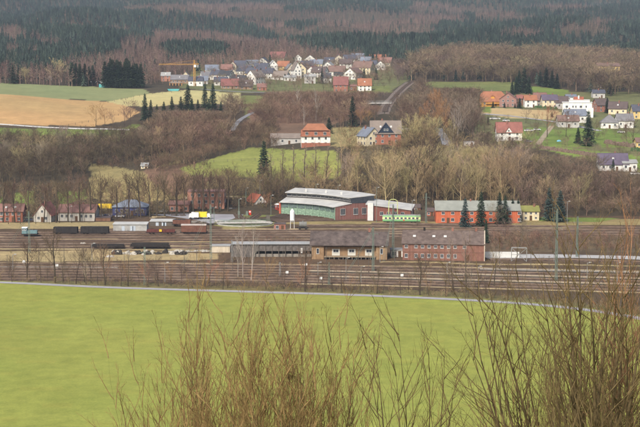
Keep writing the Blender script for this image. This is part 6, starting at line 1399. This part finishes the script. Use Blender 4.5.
# --- shrubs in front of the camera
M_stem = mat('shrub_bark', (.060,.045,.024), col2=(.12,.088,.045), var=.3, scale=6, rough=.8, spec=.15); M_twig = mat('shrub_twigs', (.15,.098,.040), col2=(.26,.175,.075), var=.3, scale=3, rough=.8, spec=.15)
M_dtw = mat('dark_shrub_twigs', (.085,.062,.032), col2=(.15,.11,.05), var=.3, scale=3, rough=.8, spec=.1)
M_tipc = mat('reddish_twigs', (.25,.13,.075), col2=(.30,.165,.09), var=.25, scale=3, rough=.8)
def shrub(px, Y, top, nst, spread, label, seed, r0=.022, lean=(0, 0), wdir=1.0, kids=(9, 6), lev3=True, name='bare_shrub', mt=None, drop=0.0, rnd=.25, ang=.45):
    """top: picture row its tips reach"""
    X = (px-320)/F*Y; z0 = float(terr(X, Y)); dx, dz = ray(px, top); h = H+dz*Y-z0; r = np.random.default_rng(seed); big, mid, fine, stems = [], [], [], []
    for i in range(nst):
        q = (i+.5)/nst*2-1 if nst > 1 else 0; ln = h*1.06*r.uniform(1-rnd, 1.0)*(1-.15*abs(q)); le = (lean[0]+q*spread+r.normal(0, .04), lean[1]+r.normal(0, .10*wdir))
        spec = [dict(seg=10, kids=kids[0], ratio=.36, ang=ang, start=.22, prof=lambda t: 1.25-.8*t, tap=.94, wig=.6, trop=.3), dict(seg=8, kids=kids[1], ratio=.42, ang=.5, rr=.42, wig=1.1, trop=.6, tap=.9), dict(seg=4, kids=2, ratio=.5, ang=.5, rmin=.0040, trop=.6)]+([dict(seg=2, rmin=.0030)] if lev3 else [])
        if not lev3: spec[2] = dict(seg=3, rmin=.0042)
        sg = grow(seed*100+i, ln, r0*r.uniform(.7, 1.2), spec, lean=le, trop=.09, wig=.075); off = np.array([q*.35*spread*3+r.normal(0, .06), r.normal(0, .25), 0])
        sg = [(s[0]+off, s[1]+off, s[2], s[3], s[4]) for s in sg]; stems.append([s for s in sg if s[4] == 0])
        for s in sg: (big if s[4] == 0 else mid if s[4] == 1 else fine).append(s)
    t = thing(name, (X, Y, z0-.1), 0, label, 'tree' if 'tree' in name else 'shrub')
    for sg in stems: v, q = seg_mesh(sg, 7); link('stem', mesh_np('stem', v, [q], [M_stem], smooth=True), t)
    v, q = join([seg_mesh(mid, 5), seg_mesh(fine, 3)]); link('crown', mesh_np('crown', v, [q], [mt or M_twig], smooth=True), t)
shrub(196, 30, 279, 12, .06, 'tall slender leafless shrub whose straight stems reach highest at the left of the foreground', 1, r0=.015, kids=(9, 4), rnd=.3, ang=.34)
shrub(222, 28, 312, 22, .17, 'dense leafless hazel bush in the foreground, left of the middle', 2, r0=.012, lean=(-.08, 0), kids=(8, 5), rnd=.4, ang=.38)
shrub(172, 29, 340, 20, .18, 'low leafless bush at the left end of the foreground thicket', 3, r0=.010, lean=(-.10, 0), kids=(8, 4), rnd=.4, ang=.38)
shrub(262, 27, 297, 26, .12, 'dense leafless bush in the middle of the foreground thicket', 4, r0=.013, kids=(9, 5), rnd=.4, ang=.38)
shrub(306, 27, 289, 26, .11, 'broad leafless bush with many upright stems, right part of the foreground thicket', 5, r0=.015, kids=(9, 5), rnd=.42, ang=.4)
shrub(334, 28, 313, 13, .09, 'leafless bush leaning right at the right end of the foreground thicket', 6, r0=.012, lean=(.02, 0), kids=(8, 5), rnd=.35, ang=.4)
shrub(270, 24, 355, 28, .30, 'low leafless bush filling the foot of the foreground thicket', 16, r0=.011, kids=(8, 5), rnd=.4, ang=.4)
shrub(412, 27, 297, 7, .17, 'slim open leafless shrub with forked stems standing alone before the meadow', 7, r0=.030, kids=(11, 5), lev3=False, rnd=.15, ang=.5, mt=M_dtw)
shrub(461, 29, 345, 2, .06, 'small thin leafless shrub between the open shrub and the big right bush', 8, r0=.012, kids=(7, 4), lev3=False)
shrub(578, 27, 240, 16, .27, 'big leafless tree like bush at the right whose stems fan out to the left', 9, r0=.048, lean=(-.17, 0), kids=(12, 5), rnd=.4, ang=.6, mt=M_dtw)
shrub(606, 25, 180, 10, .14, 'tallest leafless bush at the right, thick olive stems rising above the railway', 10, r0=.062, lean=(-.03, 0), kids=(15, 5), rnd=.35, ang=.65, wdir=.6, mt=M_dtw)
shrub(630, 26, 192, 11, .14, 'leafless bush with orange tinted twigs at the right picture edge', 11, r0=.036, lean=(.03, 0), kids=(12, 5), rnd=.35, mt=M_tipc)
shrub(576, 28, 335, 14, .20, 'lower leafless bush under the fanning stems at right', 12, r0=.014, lean=(-.06, 0), kids=(10, 5), rnd=.4, mt=M_dtw)
shrub(655, 27, 240, 8, .2, 'leafless bush half outside the right picture edge', 13, r0=.026, lean=(-.05, 0), kids=(12, 5))
shrub(608, 23, 335, 18, .32, 'low dark leafless bush in the bottom right corner', 17, r0=.018, kids=(10, 5), rnd=.4, mt=M_dtw)
shrub(500, 30, 372, 4, .12, 'lowest leafless shrub at the left foot of the big right bush', 14, r0=.011, kids=(7, 4), lev3=False)
# ------------------------------------------------------------------ haze: the air of the valley
hz = bpy.data.materials.new('air'); hz.use_nodes = True; hn = hz.node_tree; hn.nodes.remove(hn.nodes['Principled BSDF'])
pv = hn.nodes.new('ShaderNodeVolumePrincipled'); pv.inputs['Color'].default_value = (.66, .80, 1.0, 1); pv.inputs['Density'].default_value = HAZE; pv.inputs['Anisotropy'].default_value = 0.0
hn.links.new(pv.outputs[0], hn.nodes['Material Output'].inputs['Volume'])
o = MB().box(-2700, 2700, -400, 5300, -9, 420).build('haze', hz); tag(o, kind='stuff')
print('individual bare trees', NTREE)
